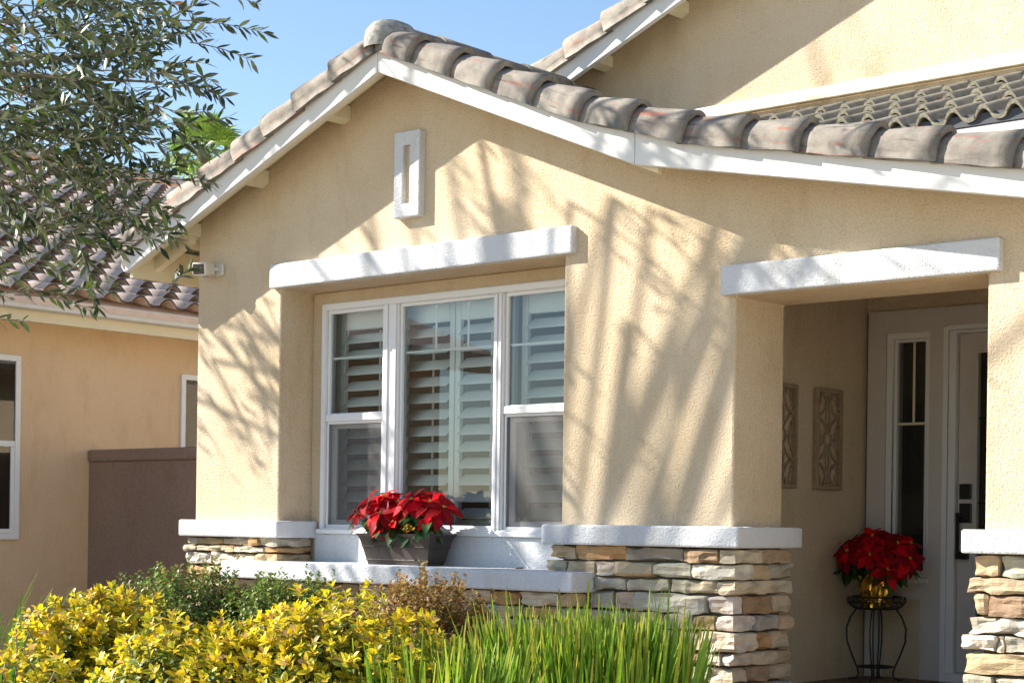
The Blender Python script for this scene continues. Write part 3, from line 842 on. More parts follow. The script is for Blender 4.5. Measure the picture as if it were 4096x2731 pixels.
MB().box(-4.795, -4.775, DY - .075, DY - .055, -.165, .12).box(-4.795, -4.775, DY - .056, DY - .017, .085, .105).box(-4.795, -4.735, DY - .056, DY - .003, -.165, -.115).build('pull_handle', M['black'], hs, bevel=.003, seg=1)
bx('threshold', M['vinyl'], house, -4.88, -3.9, YD - .07, YD + .1, PF + .001, PF + .055, bevel=.006)

# ---------------------------------------------------------------- neighbour's house, block wall
XN = -13.2
NE, NS, NRX = -12.66, .36, -22.2
nb = empty('neighbour_house', (-19, 2, GZ), 'tan stucco house next door with big barrel roof tiles', 'house')
bx('side_wall', M['stucco_n'], nb, XN - .2, XN, -6, 16, GZ + .1, 1.78)
bx('base_strip', M['stucco_n'], nb, XN - .2, XN - .012, -6, 16, GZ, GZ + .098)
MB().prism([(-31.2, GZ), (XN - .2, GZ), (XN - .2, 1.7), (NRX, 5.1), (-31.2, 1.7)], -6, -5.8).build('end_wall', M['stucco_n'], nb)
nroof = MB().prism([(NE + .02, 1.90), (NRX, 1.90 + NS * (NE - NRX)), (2 * NRX - NE, 1.90), (2 * NRX - NE, 1.84), (NRX, 1.84 + NS * (NE - NRX)), (NE + .02, 1.84)], -6.4, 16.3).build('roof', M['tile_n'], nb)
bx('fascia', M['cream'], nroof, -12.785, -12.75, -6.4, 16.3, 1.698, 1.86)
MB().prism([(-12.748, 1.79), (-12.69, 1.79), (-12.66, 1.80), (-12.655, 1.825), (-12.645, 1.84), (-12.64, 1.885), (-12.632, 1.893), (-12.648, 1.893), (-12.655, 1.85), (-12.748, 1.80)], -6.4, 16.3).build('gutter', M['wood'], nroof, bevel=.002, seg=1)
bx('soffit', M['cream'], nroof, XN, -12.79, -6.4, 16.3, 1.76, 1.775)
bx('eave_metal', M['dark'], nroof, -12.70, -12.68, -6.4, 16.3, 1.86, 1.915)
NP = .308
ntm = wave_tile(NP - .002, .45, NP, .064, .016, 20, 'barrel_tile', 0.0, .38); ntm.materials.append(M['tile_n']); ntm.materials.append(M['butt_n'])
na = math.atan(NS); EX = .375
far = []
for row in range(26):
    xx = NE + .035 - row * EX * math.cos(na); zz = 1.965 + row * EX * math.sin(na)
    for col in range(58):
        yy = -2.2 + col * NP + .15
        mtx = Matrix.Translation((xx, yy, zz)) @ Matrix.Rotation(R(90), 4, 'Z') @ Matrix.Rotation(na - .13, 4, 'X') @ Matrix.Rotation(rnd.uniform(-.006, .006), 4, 'Y')
        q = project((xx - .2, yy + .15, zz))
        vis = q and -.02 < q[0] < .20 and .2 < q[1] < .5
        if vis:
            o = bpy.data.objects.new('roof_tile', ntm); COL.objects.link(o); o.parent = nroof
            l = mtx.copy(); l.translation = Vector((xx, yy, zz)) - W[nroof.name]; o.matrix_basis = l
        elif yy < 14: far.append(mtx)
me = bpy.data.meshes.new('roof_tile_field'); vv = []; ff = []; mi = []
base = [v.co.copy() for v in ntm.vertices]; bf = [tuple(p.vertices) for p in ntm.polygons]; bmi = [p.material_index for p in ntm.polygons]
for mtx in far:
    k = len(vv); vv += [tuple(mtx @ v - W[nroof.name]) for v in base]; ff += [tuple(i + k for i in f) for f in bf]; mi += bmi
me.from_pydata(vv, [], ff); me.polygons.foreach_set('material_index', mi); me.materials.append(M['tile_n']); me.materials.append(M['butt_n'])
o = bpy.data.objects.new('roof_tile_field', me); COL.objects.link(o); o.parent = nroof; o['kind'] = 'stuff'; W[o.name] = W[nroof.name]
for i in range(32):
    mbb = barrel((NRX, 1 + i * .4, 1.97 + NS * (NE - NRX)), .43, .14, .02, 9, i)
    mbb.build('ridge_tile', M['tile_n'], nroof, origin=(NRX, 1 + i * .4, 5.3))


def n_window(y0, y1, z0, z1, split, label):
    fr = MB(); fx = XN + .004
    for a, b_, c, d in ((y0, y0 + .05, z0, z1), (y1 - .05, y1, z0, z1), (y0 + .05, y1 - .05, z1 - .05, z1), (y0 + .05, y1 - .05, z0, z0 + .05)):
        fr.box(fx - .05, fx + .022, a, b_, c, d)
    if split: fr.box(fx - .05, fx + .014, y0 + .05, y1 - .05, split - .02, split + .03)
    w = fr.build('window', M['vinyl'], nb, bevel=.003, seg=1); w['label'] = label
    if split:
        MB().box(fx - .03, fx + .014, y1 - .09, y1 - .052, z0 + .052, split - .022).box(fx - .03, fx + .014, y0 + .052, y1 - .09, z0 + .052, z0 + .09).build('sash', M['vinyl'], w)
    MB().add([(fx + .008, y0 + .05, z0 + .05), (fx + .008, y1 - .05, z0 + .05), (fx + .008, y1 - .05, z1 - .05), (fx + .008, y0 + .05, z1 - .05)], [(0, 1, 2, 3)]).build('pane', M['glass_n'], w)
    MB().box(fx - .003, fx + .001, y0 + .04, y1 - .04, z0 + .04, z1 - .04).build('dark_backing', M['lens'], w)  # black sheet over the uncut wall stands in for the unlit interior


n_window(-.2, 1.187, -.172, 1.44, .66, 'white single-hung window at the left edge')
n_window(2.965, 4.2, .2, 1.416, 0, 'small white window beside the front house')
wall = MB().box(-13.2, -9.29, 1.93, 2.08, GZ, .533).build('wall_body', M['stucco_b'])
bw = empty('block_wall', (-11.3, 2.0, GZ), 'brown stucco garden wall with a capped top between the two houses', 'garden wall')
wall.parent = bw; wall.location = -W[bw.name]; W[wall.name] = Vector((0, 0, 0))
bx('cap', M['stucco_b'], bw, -13.198, -9.285, 1.905, 2.105, .535, .645, bevel=.02)

# fascia nails at the scarf joint, fallen leaf on the sill
for dx, dz in ((-.02, .045), (.018, .045), (-.022, .10)):
    o = MB().lathe([(.0001, .004), (.006, .003), (.007, 0)], (0, 0, 0), 8).build('nail', M['steel'], roof)
    o.location = Vector((KK[0] + dx, -OV - .001, KK[1] + dz)) - W[roof.name]; o.rotation_euler = (R(90), 0, 0)
fl_ = MB().add([(-6.42, .02, -.243), (-6.40, .0, -.236), (-6.37, .01, -.238), (-6.36, .03, -.243), (-6.385, .04, -.232)], [(0, 1, 4), (1, 2, 4), (2, 3, 4), (3, 0, 4)]).build('fallen_leaf', plain('dry_leaf', (.28, .13, .06), .8), None, origin=(-6.39, .02, -.244))
tag(fl_, 'small dry brown leaf lying on the white window sill', 'leaf')

# ---------------------------------------------------------------- leaf machinery
def leaf_variant(length, width, fold=.25, droop=.15, prof=(.12, .75, 1.0, .72, .06), c_mid=(.1, .2, .05), c_edge=(.1, .2, .05), tip=None, twist=0.0):
    """leaf along +y, 2 x n quads, folded on its midrib; returns verts, quads, colours"""
    n = len(prof); vs = []; cs = []
    for i, p in enumerate(prof):
        f = i / (n - 1); y = length * f; z = -droop * length * f * f; w = width / 2 * p
        for sx in (-1, 0, 1):
            vs.append((sx * w, y, z + abs(sx) * w * fold + twist * sx * w * f))
            c = c_mid if sx == 0 else c_edge
            if tip is not None and f > .95: c = tip
            cs.append((*c, 1))
    qs = []
    for i in range(n - 1):
        a = i * 3
        qs += [(a, a + 1, a + 4, a + 3), (a + 1, a + 2, a + 5, a + 4)]
    return np.array(vs, float), np.array(qs, int), np.array(cs, float)


def variant_mesh(var, name, mat):
    v, q, c = var
    me = bpy.data.meshes.new(name); me.from_pydata(v.tolist(), [], q.tolist())
    a = me.color_attributes.new('tint', 'FLOAT_COLOR', 'POINT'); a.data.foreach_set('color', c.ravel())
    me.polygons.foreach_set('use_smooth', [True] * len(me.polygons)); me.materials.append(mat)
    return me


def leaf_frame(axis, nrm):
    a = np.asarray(axis, float); a = a / (np.linalg.norm(a) + 1e-9)
    n = np.asarray(nrm, float); n = n - a * n.dot(a); ln = np.linalg.norm(n)
    if ln < 1e-4: n = np.cross(a, (1, .3, .2)); ln = np.linalg.norm(n)
    n = n / ln; x = np.cross(a, n)
    return np.stack([x, a, n], 1)


def foliage(parent, part, variants, items, mat, n_single, stuff_name):
    """items: list of (variant, position, 3x3 frame * scale). The n_single that show largest become parts, the rest one stuff mesh."""
    meshes = [variant_mesh(v, part, mat) for v in variants]
    order = []
    for i, (k, p, f) in enumerate(items):
        q = project(p)
        if q and -.0 < q[0] < 1 and 0 < q[1] < 1: order.append((q[2] / np.linalg.norm(f[:, 1]), i))
    order.sort()
    single = set(i for _, i in order[:n_single])
    w0 = W[parent.name]
    for i in single:
        k, p, f = items[i]
        o = bpy.data.objects.new(part, meshes[k]); COL.objects.link(o); o.parent = parent
        mm = Matrix([list(f[r]) + [0] for r in range(3)] + [[0, 0, 0, 1]]); mm.translation = Vector(p) - w0
        o.matrix_basis = mm
    rest = [it for i, it in enumerate(items) if i not in single]
    if not rest: return
    V = []; Q = []; C = []; off = 0
    for k in range(len(variants)):
        its = [it for it in rest if it[0] == k]
        if not its: continue
        v, q, c = variants[k]
        F = np.array([it[2] for it in its]); P = np.array([np.array(it[1]) - np.array(w0) for it in its])
        vv = np.einsum('nij,mj->nmi', F, v) + P[:, None, :]
        n = len(its)
        V.append(vv.reshape(-1, 3)); Q.append((q[None] + (np.arange(n) * len(v))[:, None, None] + off).reshape(-1, 4)); C.append(np.tile(c, (n, 1)))
        off += n * len(v)
    V = np.concatenate(V); Q = np.concatenate(Q); C = np.concatenate(C)
    me = bpy.data.meshes.new(stuff_name)
    me.vertices.add(len(V)); me.vertices.foreach_set('co', V.ravel())
    me.loops.add(Q.size); me.loops.foreach_set('vertex_index', Q.ravel().astype(np.int32))
    me.polygons.add(len(Q)); me.polygons.foreach_set('loop_start', (np.arange(len(Q)) * 4).astype(np.int32))
    me.polygons.foreach_set('use_smooth', np.ones(len(Q), bool))
    me.update(calc_edges=True)
    a = me.color_attributes.new('tint', 'FLOAT_COLOR', 'POINT'); a.data.foreach_set('color', C.ravel())
    me.materials.append(mat)
    o = bpy.data.objects.new(stuff_name, me); COL.objects.link(o); o.parent = parent; o['kind'] = 'stuff'; W[o.name] = w0.copy()


npr = np.random.RandomState(11)


def unit(v): v = np.asarray(v, float); return v / (np.linalg.norm(v) + 1e-9)


def jit(s): return npr.normal(0, s, 3)


def cvar(c, n, s=.15, hue=.06):
    out = []
    for _ in range(n):
        k = 1 + npr.uniform(-s, s); out.append(tuple(max(.004, x * k * (1 + npr.uniform(-hue, hue))) for x in c))
    return out


# ---------------------------------------------------------------- poinsettias
RED = cvar((.50, .006, .012), 5, .35, .25); GRN = cvar((.035, .085, .022), 4, .3, .15)
BRACT = [leaf_variant(.142, .074, .22, .30, (.10, .62, 1.0, .70, .03), c, tuple(x * 1.05 for x in c), twist=npr.uniform(-.3, .3)) for c in RED]
GLEAF = [leaf_variant(.125, .070, .18, .35, (.12, .80, 1.0, .62, .03), tuple(x * 1.6 for x in c), c, twist=npr.uniform(-.3, .3)) for c in GRN]


def poinsettia(name, label, base, heads, n_green, parent_extra=None, foil=None, group=None, spread=.2, gz=(.02, .16)):
    t = empty(name, base, label, 'plant', group=group)
    base = np.array(base, float)
    items = []; stems = MB(); cy = MB()
    for (hx, hy, hz, sc, nb) in heads:
        h = base + np.array((hx, hy, hz))
        mid = base + np.array((hx * .35, hy * .35, hz * .55))
        stems.tube([tuple(base + np.array((hx * .15, hy * .15, .0))), tuple(mid), tuple(h)], [.006, .005, .004], 5)
        out = unit((hx * 1.2, hy * 1.2 - .10, .22))         # heads face up, outward and to the street
        ref = unit(np.cross(out, (0, 0, 1))); ref2 = np.cross(out, ref); a0 = npr.uniform(0, 6.28)
        for ring, (cnt, tilt, s) in enumerate(((nb, -.12, 1.0), (max(4, nb - 3), .30, .70))):
            for k in range(cnt):
                a = a0 + ring * .4 + 2 * math.pi * k / cnt + npr.uniform(-.2, .2)
                d = unit(ref * math.cos(a) + ref2 * math.sin(a) + out * (tilt + npr.uniform(-.15, .2)))
                f = leaf_frame(d, out + jit(.15)) * (sc * s * npr.uniform(.8, 1.12))
                items.append((npr.randint(len(BRACT)), tuple(h + d * .006 + out * .006 * ring), f))
        for k in range(7):
            a = npr.uniform(0, 6.28); r = npr.uniform(0, .011)
            p = h + out * .014 + ref * r * math.cos(a) + ref2 * r * math.sin(a)
            cy.tube([tuple(p - out * .008), tuple(p), tuple(p + out * .004)], [.0025, .0042, .002], 5)
    foliage(t, 'bract', BRACT, items, M['leaf_r'], 400, 'bracts')
    g = []
    for k in range(n_green):
        hx, hy, hz, sc, nb = heads[npr.randint(len(heads))]
        f_ = npr.uniform(.3, 1.0); a = npr.uniform(0, 6.28)
        p = base + np.array((hx * f_, hy * f_, gz[0] + (hz - gz[0]) * npr.uniform(.12, .75)))
        d = unit((math.cos(a) + hx * 3, math.sin(a) - .7 + hy * 3, npr.uniform(-1.3, .0)))
        g.append((npr.randint(len(GLEAF)), tuple(p), leaf_frame(d, np.array((d[0] * .5, d[1] * .5, 1.0)) + jit(.2)) * npr.uniform(.75, 1.15)))
    foliage(t, 'green_leaf', GLEAF, g, M['leaf'], 400, 'leaves')
    stems.build('stem', M['stem'], t); o = cy.build('flower_centre', plain('cyathia', (.50, .40, .06), .5), t); o['kind'] = 'stuff'
    return t


# planter box on the window sill
PX0, PX1, PY0, PY1, PZ = -7.615, -7.09, -.005, .155, -.246
pl = empty('planter_box', ((PX0 + PX1) / 2, .08, PZ), 'dark brown flared planter box standing on the white window sill', 'planter')


def ring(z, e, ex=.0): return [(PX0 - e, PY0 - e * .7, z), (PX1 + e, PY0 - e * .7, z), (PX1 + e, PY1 + e * .7, z), (PX0 - e, PY1 + e * .7, z)]


prof = [(0, -.012), (.024, -.004), (.026, .002), (.031, .002), (.033, -.001), (.105, .018), (.107, .025), (.112, .025), (.114, .022), (.13, .026), (.152, .033), (.172, .043), (.186, .056), (.190, .056), (.190, .046), (.172, .034), (.165, .030)]
vs = []
for z, e in prof: vs += ring(PZ + .001 + z, e)
fs = [(3, 2, 1, 0)]
for i in range(len(prof) - 1):
    for j in range(4): fs.append((i * 4 + j, i * 4 + (j + 1) % 4, (i + 1) * 4 + (j + 1) % 4, (i + 1) * 4 + j))
MB().add(vs, fs).build('box', M['planter'], pl)
MB().box(PX0 - .02, PX1 + .02, PY0 - .01, PY1 + .01, PZ + .145, PZ + .158).build('soil', M['soil'], pl)
cxs = ((-7.50, 'left'), (-7.22, 'right'))


def foil_pot(t, c, r0, r1, h, seed):
    rr = random.Random(seed); n = 28; prof = [(r0, 0), (r0 * 1.05, h * .3), (r1, h * .75), (r1 * 1.08, h * .9), (r1 * 1.2, h)]
    vs = []
    for i, (r, z) in enumerate(prof):
        for j in range(n):
            a = 2 * math.pi * j / n; rv = r * (1 + (.06 if j % 2 else -.04) * (.3 + i / 4) + rr.uniform(-.02, .02))
            vs.append((c[0] + rv * math.cos(a), c[1] + rv * math.sin(a), c[2] + z + (rr.uniform(-.02, .02) if i == 4 else 0)))
    fs = [(i * n + j, i * n + (j + 1) % n, (i + 1) * n + (j + 1) % n, (i + 1) * n + j) for i in range(4) for j in range(n)]
    MB().add(vs, fs).build('foil_wrap', M['gold'], t)
    MB().lathe([(.001, 0), (r1 * .98, 0)], (c[0], c[1], c[2] + h * .8), 16).build('soil', M['soil'], t)


SB = PZ + .16
h1 = [(-.13, -.03, .20, .95, 8), (-.20, -.05, .13, .85, 7), (-.02, .00, .235, 1.0, 8), (.03, -.08, .13, .95, 7), (-.06, .05, .22, .9, 7), (.08, .02, .20, .85, 6), (.03, -.06, .05, .7, 5)]
t1 = poinsettia('poinsettia', 'red poinsettia in the left half of the sill planter box', (-7.50, .05, SB + .02), h1, 40)
h2 = [(-.04, -.04, .215, 1.05, 9), (.09, -.02, .20, 1.0, 8), (-.12, -.02, .19, .9, 7), (.20, -.02, .17, .95, 7), (.02, .06, .225, .9, 7), (.14, -.07, .12, .75, 5), (-.16, -.07, .08, .8, 6)]
t2 = poinsettia('poinsettia', 'red poinsettia in the right half of the sill planter box', (-7.20, .05, SB + .02), h2, 54)
for t, c, s in ((t1, (-7.55, .05), 1), (t2, (-7.24, .03), 2)): foil_pot(t, (c[0], c[1], SB - .0), .055, .07, .075, s)

# plant stand and its poinsettia in the porch
SC = (-5.205, 2.035)
st = empty('plant_stand', (SC[0], SC[1], PF), 'black wrought-iron plant stand with basket top in the shaded porch', 'plant stand')
circ = lambda r, z, n=24: [(SC[0] + r * math.cos(2 * math.pi * j / n), SC[1] + r * math.sin(2 * math.pi * j / n), z) for j in range(n + 1)]
ZB0, ZB1 = -.475, -.405
MB().tube(circ(.155, ZB1), .006).tube(circ(.135, ZB0), .006).tube(circ(.168, (ZB0 + ZB1) / 2), .004).build('basket_rim', M['iron'], st)
lat = MB()
for k in range(24):
    for dr in (-1, 1):
        pts = []
        for i in range(5):
            f = i / 4; a = 2 * math.pi * (k + dr * f * 2.2) / 24; r = .135 + (.033 * math.sin(math.pi * f * .8)) + .02 * f
            pts.append((SC[0] + r * math.cos(a), SC[1] + r * math.sin(a), ZB0 + (ZB1 - ZB0) * f))
        lat.tube(pts, .0022, 4)
lat.build('basket_lattice', M['iron'], st)
MB().lathe([(.001, 0), (.134, 0)], (SC[0], SC[1], ZB0 + .004), 20).build('basket_floor', M['iron'], st)
for k in range(4):
    a = R(20 + 90 * k)
    for da in (-.05, .05):
        pr = [(.12, ZB0), (.158, -.53), (.182, -.60), (.178, -.68), (.145, -.77), (.115, -.84), (.105, -.88), (.115, -.905), (.15, PF + .006), (.165, PF + .010)]
        MB().tube([(SC[0] + r * math.cos(a + da), SC[1] + r * math.sin(a + da), z) for r, z in pr], .0048, 6).build('leg', M['iron'], st)
shf = MB().tube(circ(.112, -.835), .005)
for k in range(6):
    a = math.pi * k / 6; shf.tube([(SC[0] - .11 * math.cos(a), SC[1] - .11 * math.sin(a), -.835), (SC[0] + .11 * math.cos(a), SC[1] + .11 * math.sin(a), -.835)], .003, 4)
shf.build('lower_shelf', M['iron'], st)
h3 = [(0, -.06, .28, 1.15, 9), (-.17, -.08, .20, 1.05, 8), (.16, -.04, .24, 1.1, 8), (.05, -.17, .17, 1.05, 8), (-.10, -.18, .19, 1.0, 8), (.26, -.08, .15, 1.0, 8), (-.26, -.02, .18, 1.0, 7), (0, .12, .28, 1.0, 8), (-.20, .05, .24, .9, 7), (.16, -.16, .08, .95, 7), (.18, .08, .24, .9, 7)]
t3 = poinsettia('poinsettia', 'large dark red poinsettia in a gold foil pot on the iron plant stand', (SC[0], SC[1], -.315), [(a, b_, c, d * .9, e) for a, b_, c, d, e in h3], 60, gz=(.04, .1))
foil_pot(t3, (SC[0], SC[1], ZB0 + .006), .085, .108, .19, 5)

# ---------------------------------------------------------------- carved wall panels in the porch
def wall_art(y0, label):
    w, h, z0 = .312, .618, .250; x = XS + .004
    t = empty('carved_wall_panel', (x, y0 + w / 2, z0), label, 'wall decor')
    fb = .026
    MB().box(x, x + .028, y0, y0 + fb, z0, z0 + h).box(x, x + .028, y0 + w - fb, y0 + w, z0, z0 + h).box(x, x + .028, y0 + fb, y0 + w - fb, z0, z0 + fb).box(x, x + .028, y0 + fb, y0 + w - fb, z0 + h - fb, z0 + h).build('frame', M['art'], t, bevel=.004)
    mb = MB(); X = x + .012
    P = lambda u, v: (X, y0 + fb + u * (w - 2 * fb), z0 + h - fb - v * (h - 2 * fb))

    def arc(pts, r=.0075):
        out = []
        for i in range(13):                     # quadratic bezier
            f = i / 12; a, b_, c = pts
            out.append(P((1 - f) ** 2 * a[0] + 2 * f * (1 - f) * b_[0] + f * f * c[0], (1 - f) ** 2 * a[1] + 2 * f * (1 - f) * b_[1] + f * f * c[1]))
        mb.tube(out, r, 6)
    for mir in (0, 1):
        m_ = (lambda u: 1 - u) if mir else (lambda u: u)
        for vm in (0, 1):
            n_ = (lambda v: 1 - v) if vm else (lambda v: v)
            arc([(m_(0), n_(.255)), (m_(.40), n_(.22)), (m_(.46), n_(.02))])
            arc([(m_(0), n_(.255)), (m_(.34), n_(.30)), (m_(.46), n_(.44))])
            arc([(.5, n_(.10)), (m_(.34), n_(.25)), (.5, n_(.40))])
            arc([(m_(.30), n_(0)), (m_(.32), n_(.07)), (.5, n_(.09))])
            mb.tube([P(m_(.16), n_(0)), P(m_(.16), n_(.10)), P(m_(.09), n_(.14)), P(m_(.09), n_(.18)), P(m_(0), n_(.18))], .0065, 6)
        mb.tube([P(m_(0), .355), P(m_(.09), .355), P(m_(.09), .40), P(m_(.18), .43), P(m_(.18), .57), P(m_(.09), .60), P(m_(.09), .645), P(m_(0), .645)], .0065, 6)
        mb.tube([P(m_(.18), .5), P(m_(.34), .5)], .0065, 6)
    mb.tube([P(.5 + .17 * math.cos(2 * math.pi * i / 20), .5 + .075 * math.sin(2 * math.pi * i / 20)) for i in range(21)], .0075, 6)
    mb.build('lattice', M['art'], t, smooth=True)


wall_art(1.645, 'carved fretwork wall panel nearer the front door')
wall_art(1.112, 'carved fretwork wall panel half hidden by the porch pier')

# ---------------------------------------------------------------- security camera on the left corner
sc_ = empty('security_camera', (-9.05, 0, 1.69), 'small cream security camera at the left corner of the wall', 'security camera')
bx('mount', M['camw'], sc_, -9.085, -9.005, -.018, -.002, 1.655, 1.735, bevel=.007)
MB().tube([(-9.05, -.02, 1.70), (-9.055, -.05, 1.697), (-9.07, -.075, 1.695)], .014, 8).build('arm', M['camw'], sc_)
bd = MB().box(-.043, .043, -.06, .06, -.036, .036).build('body', M['camw'], sc_, origin=(0, 0, 0), bevel=.012)
bd.location = Vector((-9.075, -.125, 1.69)) - W[sc_.name]; bd.scale = (1.25, 1.1, 1.25); bd.rotation_euler = (R(8), 0, R(22)); W[bd.name] = Vector((0, 0, 0))
o = MB().box(-.033, .033, -.0615, -.058, -.027, .027).build('face', M['lens'], bd, bevel=.002, seg=1); o.location = (0, 0, 0)
for dx, dz, r in ((-.014, .006, .0085), (.014, .004, .0085), (.0, .017, .004), (0, -.012, .003)):
    o = MB().lathe([(.0001, .004), (r * .8, .003), (r, 0)], (0, 0, 0), 10).build('lens', M['lensg'], bd); o.location = (dx, -.0618, dz); o.rotation_euler = (R(90), 0, 0)
MB().tube([(-9.095, -.08, 1.70), (-9.15, -.06, 1.735), (-9.20, -.04, 1.72), (-9.215, -.03, 1.69), (-9.19, -.03, 1.66), (-9.12, -.05, 1.65)], .003, 5).build('cable', plain('cable_grey', (.25, .23, .2), .5), sc_)

# ---------------------------------------------------------------- shrubs
def yellow_var(c_e, c_m): return leaf_variant(.034, .019, .20, .18, (.16, .80, 1.0, .80, .12), c_m, c_e, twist=npr.uniform(-.25, .25))


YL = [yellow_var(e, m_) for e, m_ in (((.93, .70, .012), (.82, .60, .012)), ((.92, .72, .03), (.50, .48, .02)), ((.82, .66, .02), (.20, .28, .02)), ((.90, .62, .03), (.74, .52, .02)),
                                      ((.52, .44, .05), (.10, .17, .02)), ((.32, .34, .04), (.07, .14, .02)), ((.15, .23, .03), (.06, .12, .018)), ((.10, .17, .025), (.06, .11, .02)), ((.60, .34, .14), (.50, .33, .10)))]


def yellow_shrub(center, rad, n_sprig, label, top=1.0):
    c = np.array(center, float); rad = np.array(rad, float)
    t = empty('euonymus_shrub', (c[0], c[1], GZ), label, 'shrub', group='golden shrubs along the front bed')
    items = []; st_ = MB(); rr = npr
    lobes = [(unit(rr.normal(0, 1, 3) * (1, 1, .5)) * rad * rr.uniform(.35, .62), rr.uniform(.45, .62)) for _ in range(9)]
    for k in range(n_sprig):
        # points near the surface of a lumpy box-clipped mound
        if rr.rand() < .75:
            lc, lr = lobes[rr.randint(len(lobes))]
            d = unit(rr.normal(0, 1, 3)); d[2] = d[2] * .8 + .25
            p = lc + d * rad * lr * rr.uniform(.85, 1.03)
        else:
            d = unit(rr.normal(0, 1, 3)); p = d * rad * rr.uniform(.55, 1.0)
        rel = p / rad; out = unit(rel / rad)
        hgt = rel[2]
        pos = c + p
        if pos[2] < GZ + .25: continue
        dirn = unit(out * .8 + np.array((0, 0, .75)) + jit(.22))
        side = unit(np.cross(dirn, (0.3, .2, 1))); s2 = np.cross(dirn, side)
        if rr.rand() < .12: st_.tube([tuple(pos - dirn * .16 - out * .08), tuple(pos - dirn * .04), tuple(pos + dirn * .02)], .0022, 4)
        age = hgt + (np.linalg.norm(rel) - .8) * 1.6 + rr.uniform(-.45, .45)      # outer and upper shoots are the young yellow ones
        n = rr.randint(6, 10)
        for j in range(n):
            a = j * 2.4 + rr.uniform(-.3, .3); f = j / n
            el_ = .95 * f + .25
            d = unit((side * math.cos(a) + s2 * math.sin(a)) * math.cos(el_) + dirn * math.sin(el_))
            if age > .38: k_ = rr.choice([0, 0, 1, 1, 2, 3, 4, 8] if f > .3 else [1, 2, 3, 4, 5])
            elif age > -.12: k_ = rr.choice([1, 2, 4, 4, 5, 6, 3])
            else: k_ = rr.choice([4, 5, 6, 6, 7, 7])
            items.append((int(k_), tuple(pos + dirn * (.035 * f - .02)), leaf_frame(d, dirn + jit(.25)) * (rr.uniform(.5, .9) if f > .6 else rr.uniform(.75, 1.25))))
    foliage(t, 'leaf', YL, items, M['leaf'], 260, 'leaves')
    for k in range(5):
        a = rr.uniform(0, 6.28); st_.tube([(c[0] + .05 * math.cos(a), c[1] + .05 * math.sin(a), GZ), (c[0] + rad[0] * .3 * math.cos(a), c[1] + rad[1] * .3 * math.sin(a), c[2] - .1), (c[0] + rad[0] * .6 * math.cos(a), c[1] + rad[1] * .6 * math.sin(a), c[2] + rad[2] * .3)], [.012, .008, .003], 5)
    st_.build('stem', M['twig'], t)


yellow_shrub((-5.38, -3.56, -.57), (.22, .34, .36), 1200, 'golden variegated shrub at the back left, against the brown wall')
yellow_shrub((-4.64, -3.76, -.66), (.36, .42, .40), 2000, 'golden variegated shrub in the middle of the hedge row')
yellow_shrub((-4.20, -3.48, -.59), (.38, .38, .40), 2000, 'golden variegated shrub at the right, beside the tall strappy clump')
yellow_shrub((-4.38, -4.62, -.74), (.30, .32, .38), 1100, 'golden variegated shrub lowest in the bottom left corner')


def boxwood(center, rad, n, cols, label, group=None):
    c = np.array(center, float); rad = np.array(rad, float)
    t = empty('boxwood_shrub', (c[0], c[1], GZ), label, 'shrub')
    vars_ = [leaf_variant(.019, .011, .25, .1, (.2, .9, 1.0, .2), k, tuple(x * .9 for x in k)) for k in cols]
    items = []; tw = MB()
    for k in range(n):
        d = unit(npr.normal(0, 1, 3)); rr_ = npr.uniform(.45, 1.0) ** .4
        p = c + d * rad * rr_ * (1 + .12 * math.sin(d[0] * 9 + d[2] * 7))
        if p[2] < GZ + .2: continue
        out = unit(d / rad); dirn = unit(out * .4 + np.array((0, 0, 1.0)) + jit(.25)); L = npr.uniform(.05, .11)
        if d[2] > .3 and npr.rand() < .03: L = npr.uniform(.10, .15); dirn = unit(np.array((0, 0, 1)) + jit(.15))
        side = unit(np.cross(dirn, (.3, .2, 1))); s2 = np.cross(dirn, side)
        if npr.rand() < .3: tw.tube([tuple(p), tuple(p + dirn * L)], .0013, 3)
        m_ = int(L / .0075)
        for j in range(m_):
            a = (j // 2) * 1.57 + (j % 2) * 3.14 + npr.uniform(-.3, .3); f = j / m_
            dd = unit((side * math.cos(a) + s2 * math.sin(a)) * .8 + dirn * .6)
            items.append((npr.randint(len(vars_)), tuple(p + dirn * L * f), leaf_frame(dd, dirn + jit(.2)) * npr.uniform(.8, 1.25)))
    foliage(t, 'leaf', vars_, items, M['leaf'], 0, 'leaves')
    for k in range(6):
        a = npr.uniform(0, 6.28); tw.tube([(c[0], c[1], GZ), (c[0] + rad[0] * .4 * math.cos(a), c[1] + rad[1] * .4 * math.sin(a), c[2] - rad[2] * .3), (c[0] + rad[0] * .7 * math.cos(a), c[1] + rad[1] * .7 * math.sin(a), c[2] + rad[2] * .4)], [.012, .007, .003], 5)
    tw.build('twig', M['twig'], t)


G1 = cvar((.15, .21, .04), 4, .3, .15) + [(.30, .31, .06), (.32, .18, .06)]
B1 = [(.38, .20, .05), (.28, .13, .04), (.42, .25, .06), (.24, .12, .04), (.28, .24, .06), (.44, .29, .09)]
boxwood((-5.84, -2.84, -.60), (.40, .36, .34), 2600, G1, 'dark green boxwood shrub under the left end of the window sill')
boxwood((-5.48, -2.62, -.62), (.36, .34, .33), 2200, G1[:5], 'green boxwood shrub in front of the sill, behind the golden hedge')
boxwood((-5.03, -2.21, -.665), (.36, .36, .38), 2400, B1, 'browned boxwood shrub in front of the low stone wall')

# ---------------------------------------------------------------- strappy clumps
def blade_var(c, tip, w=.0085, L=1.0, bend=.12):
    return leaf_variant(L, w, .35, bend, (.9, 1.0, 1.0, 1.0, .95, .75, .25), tuple(x * .9 for x in c), c, tip)


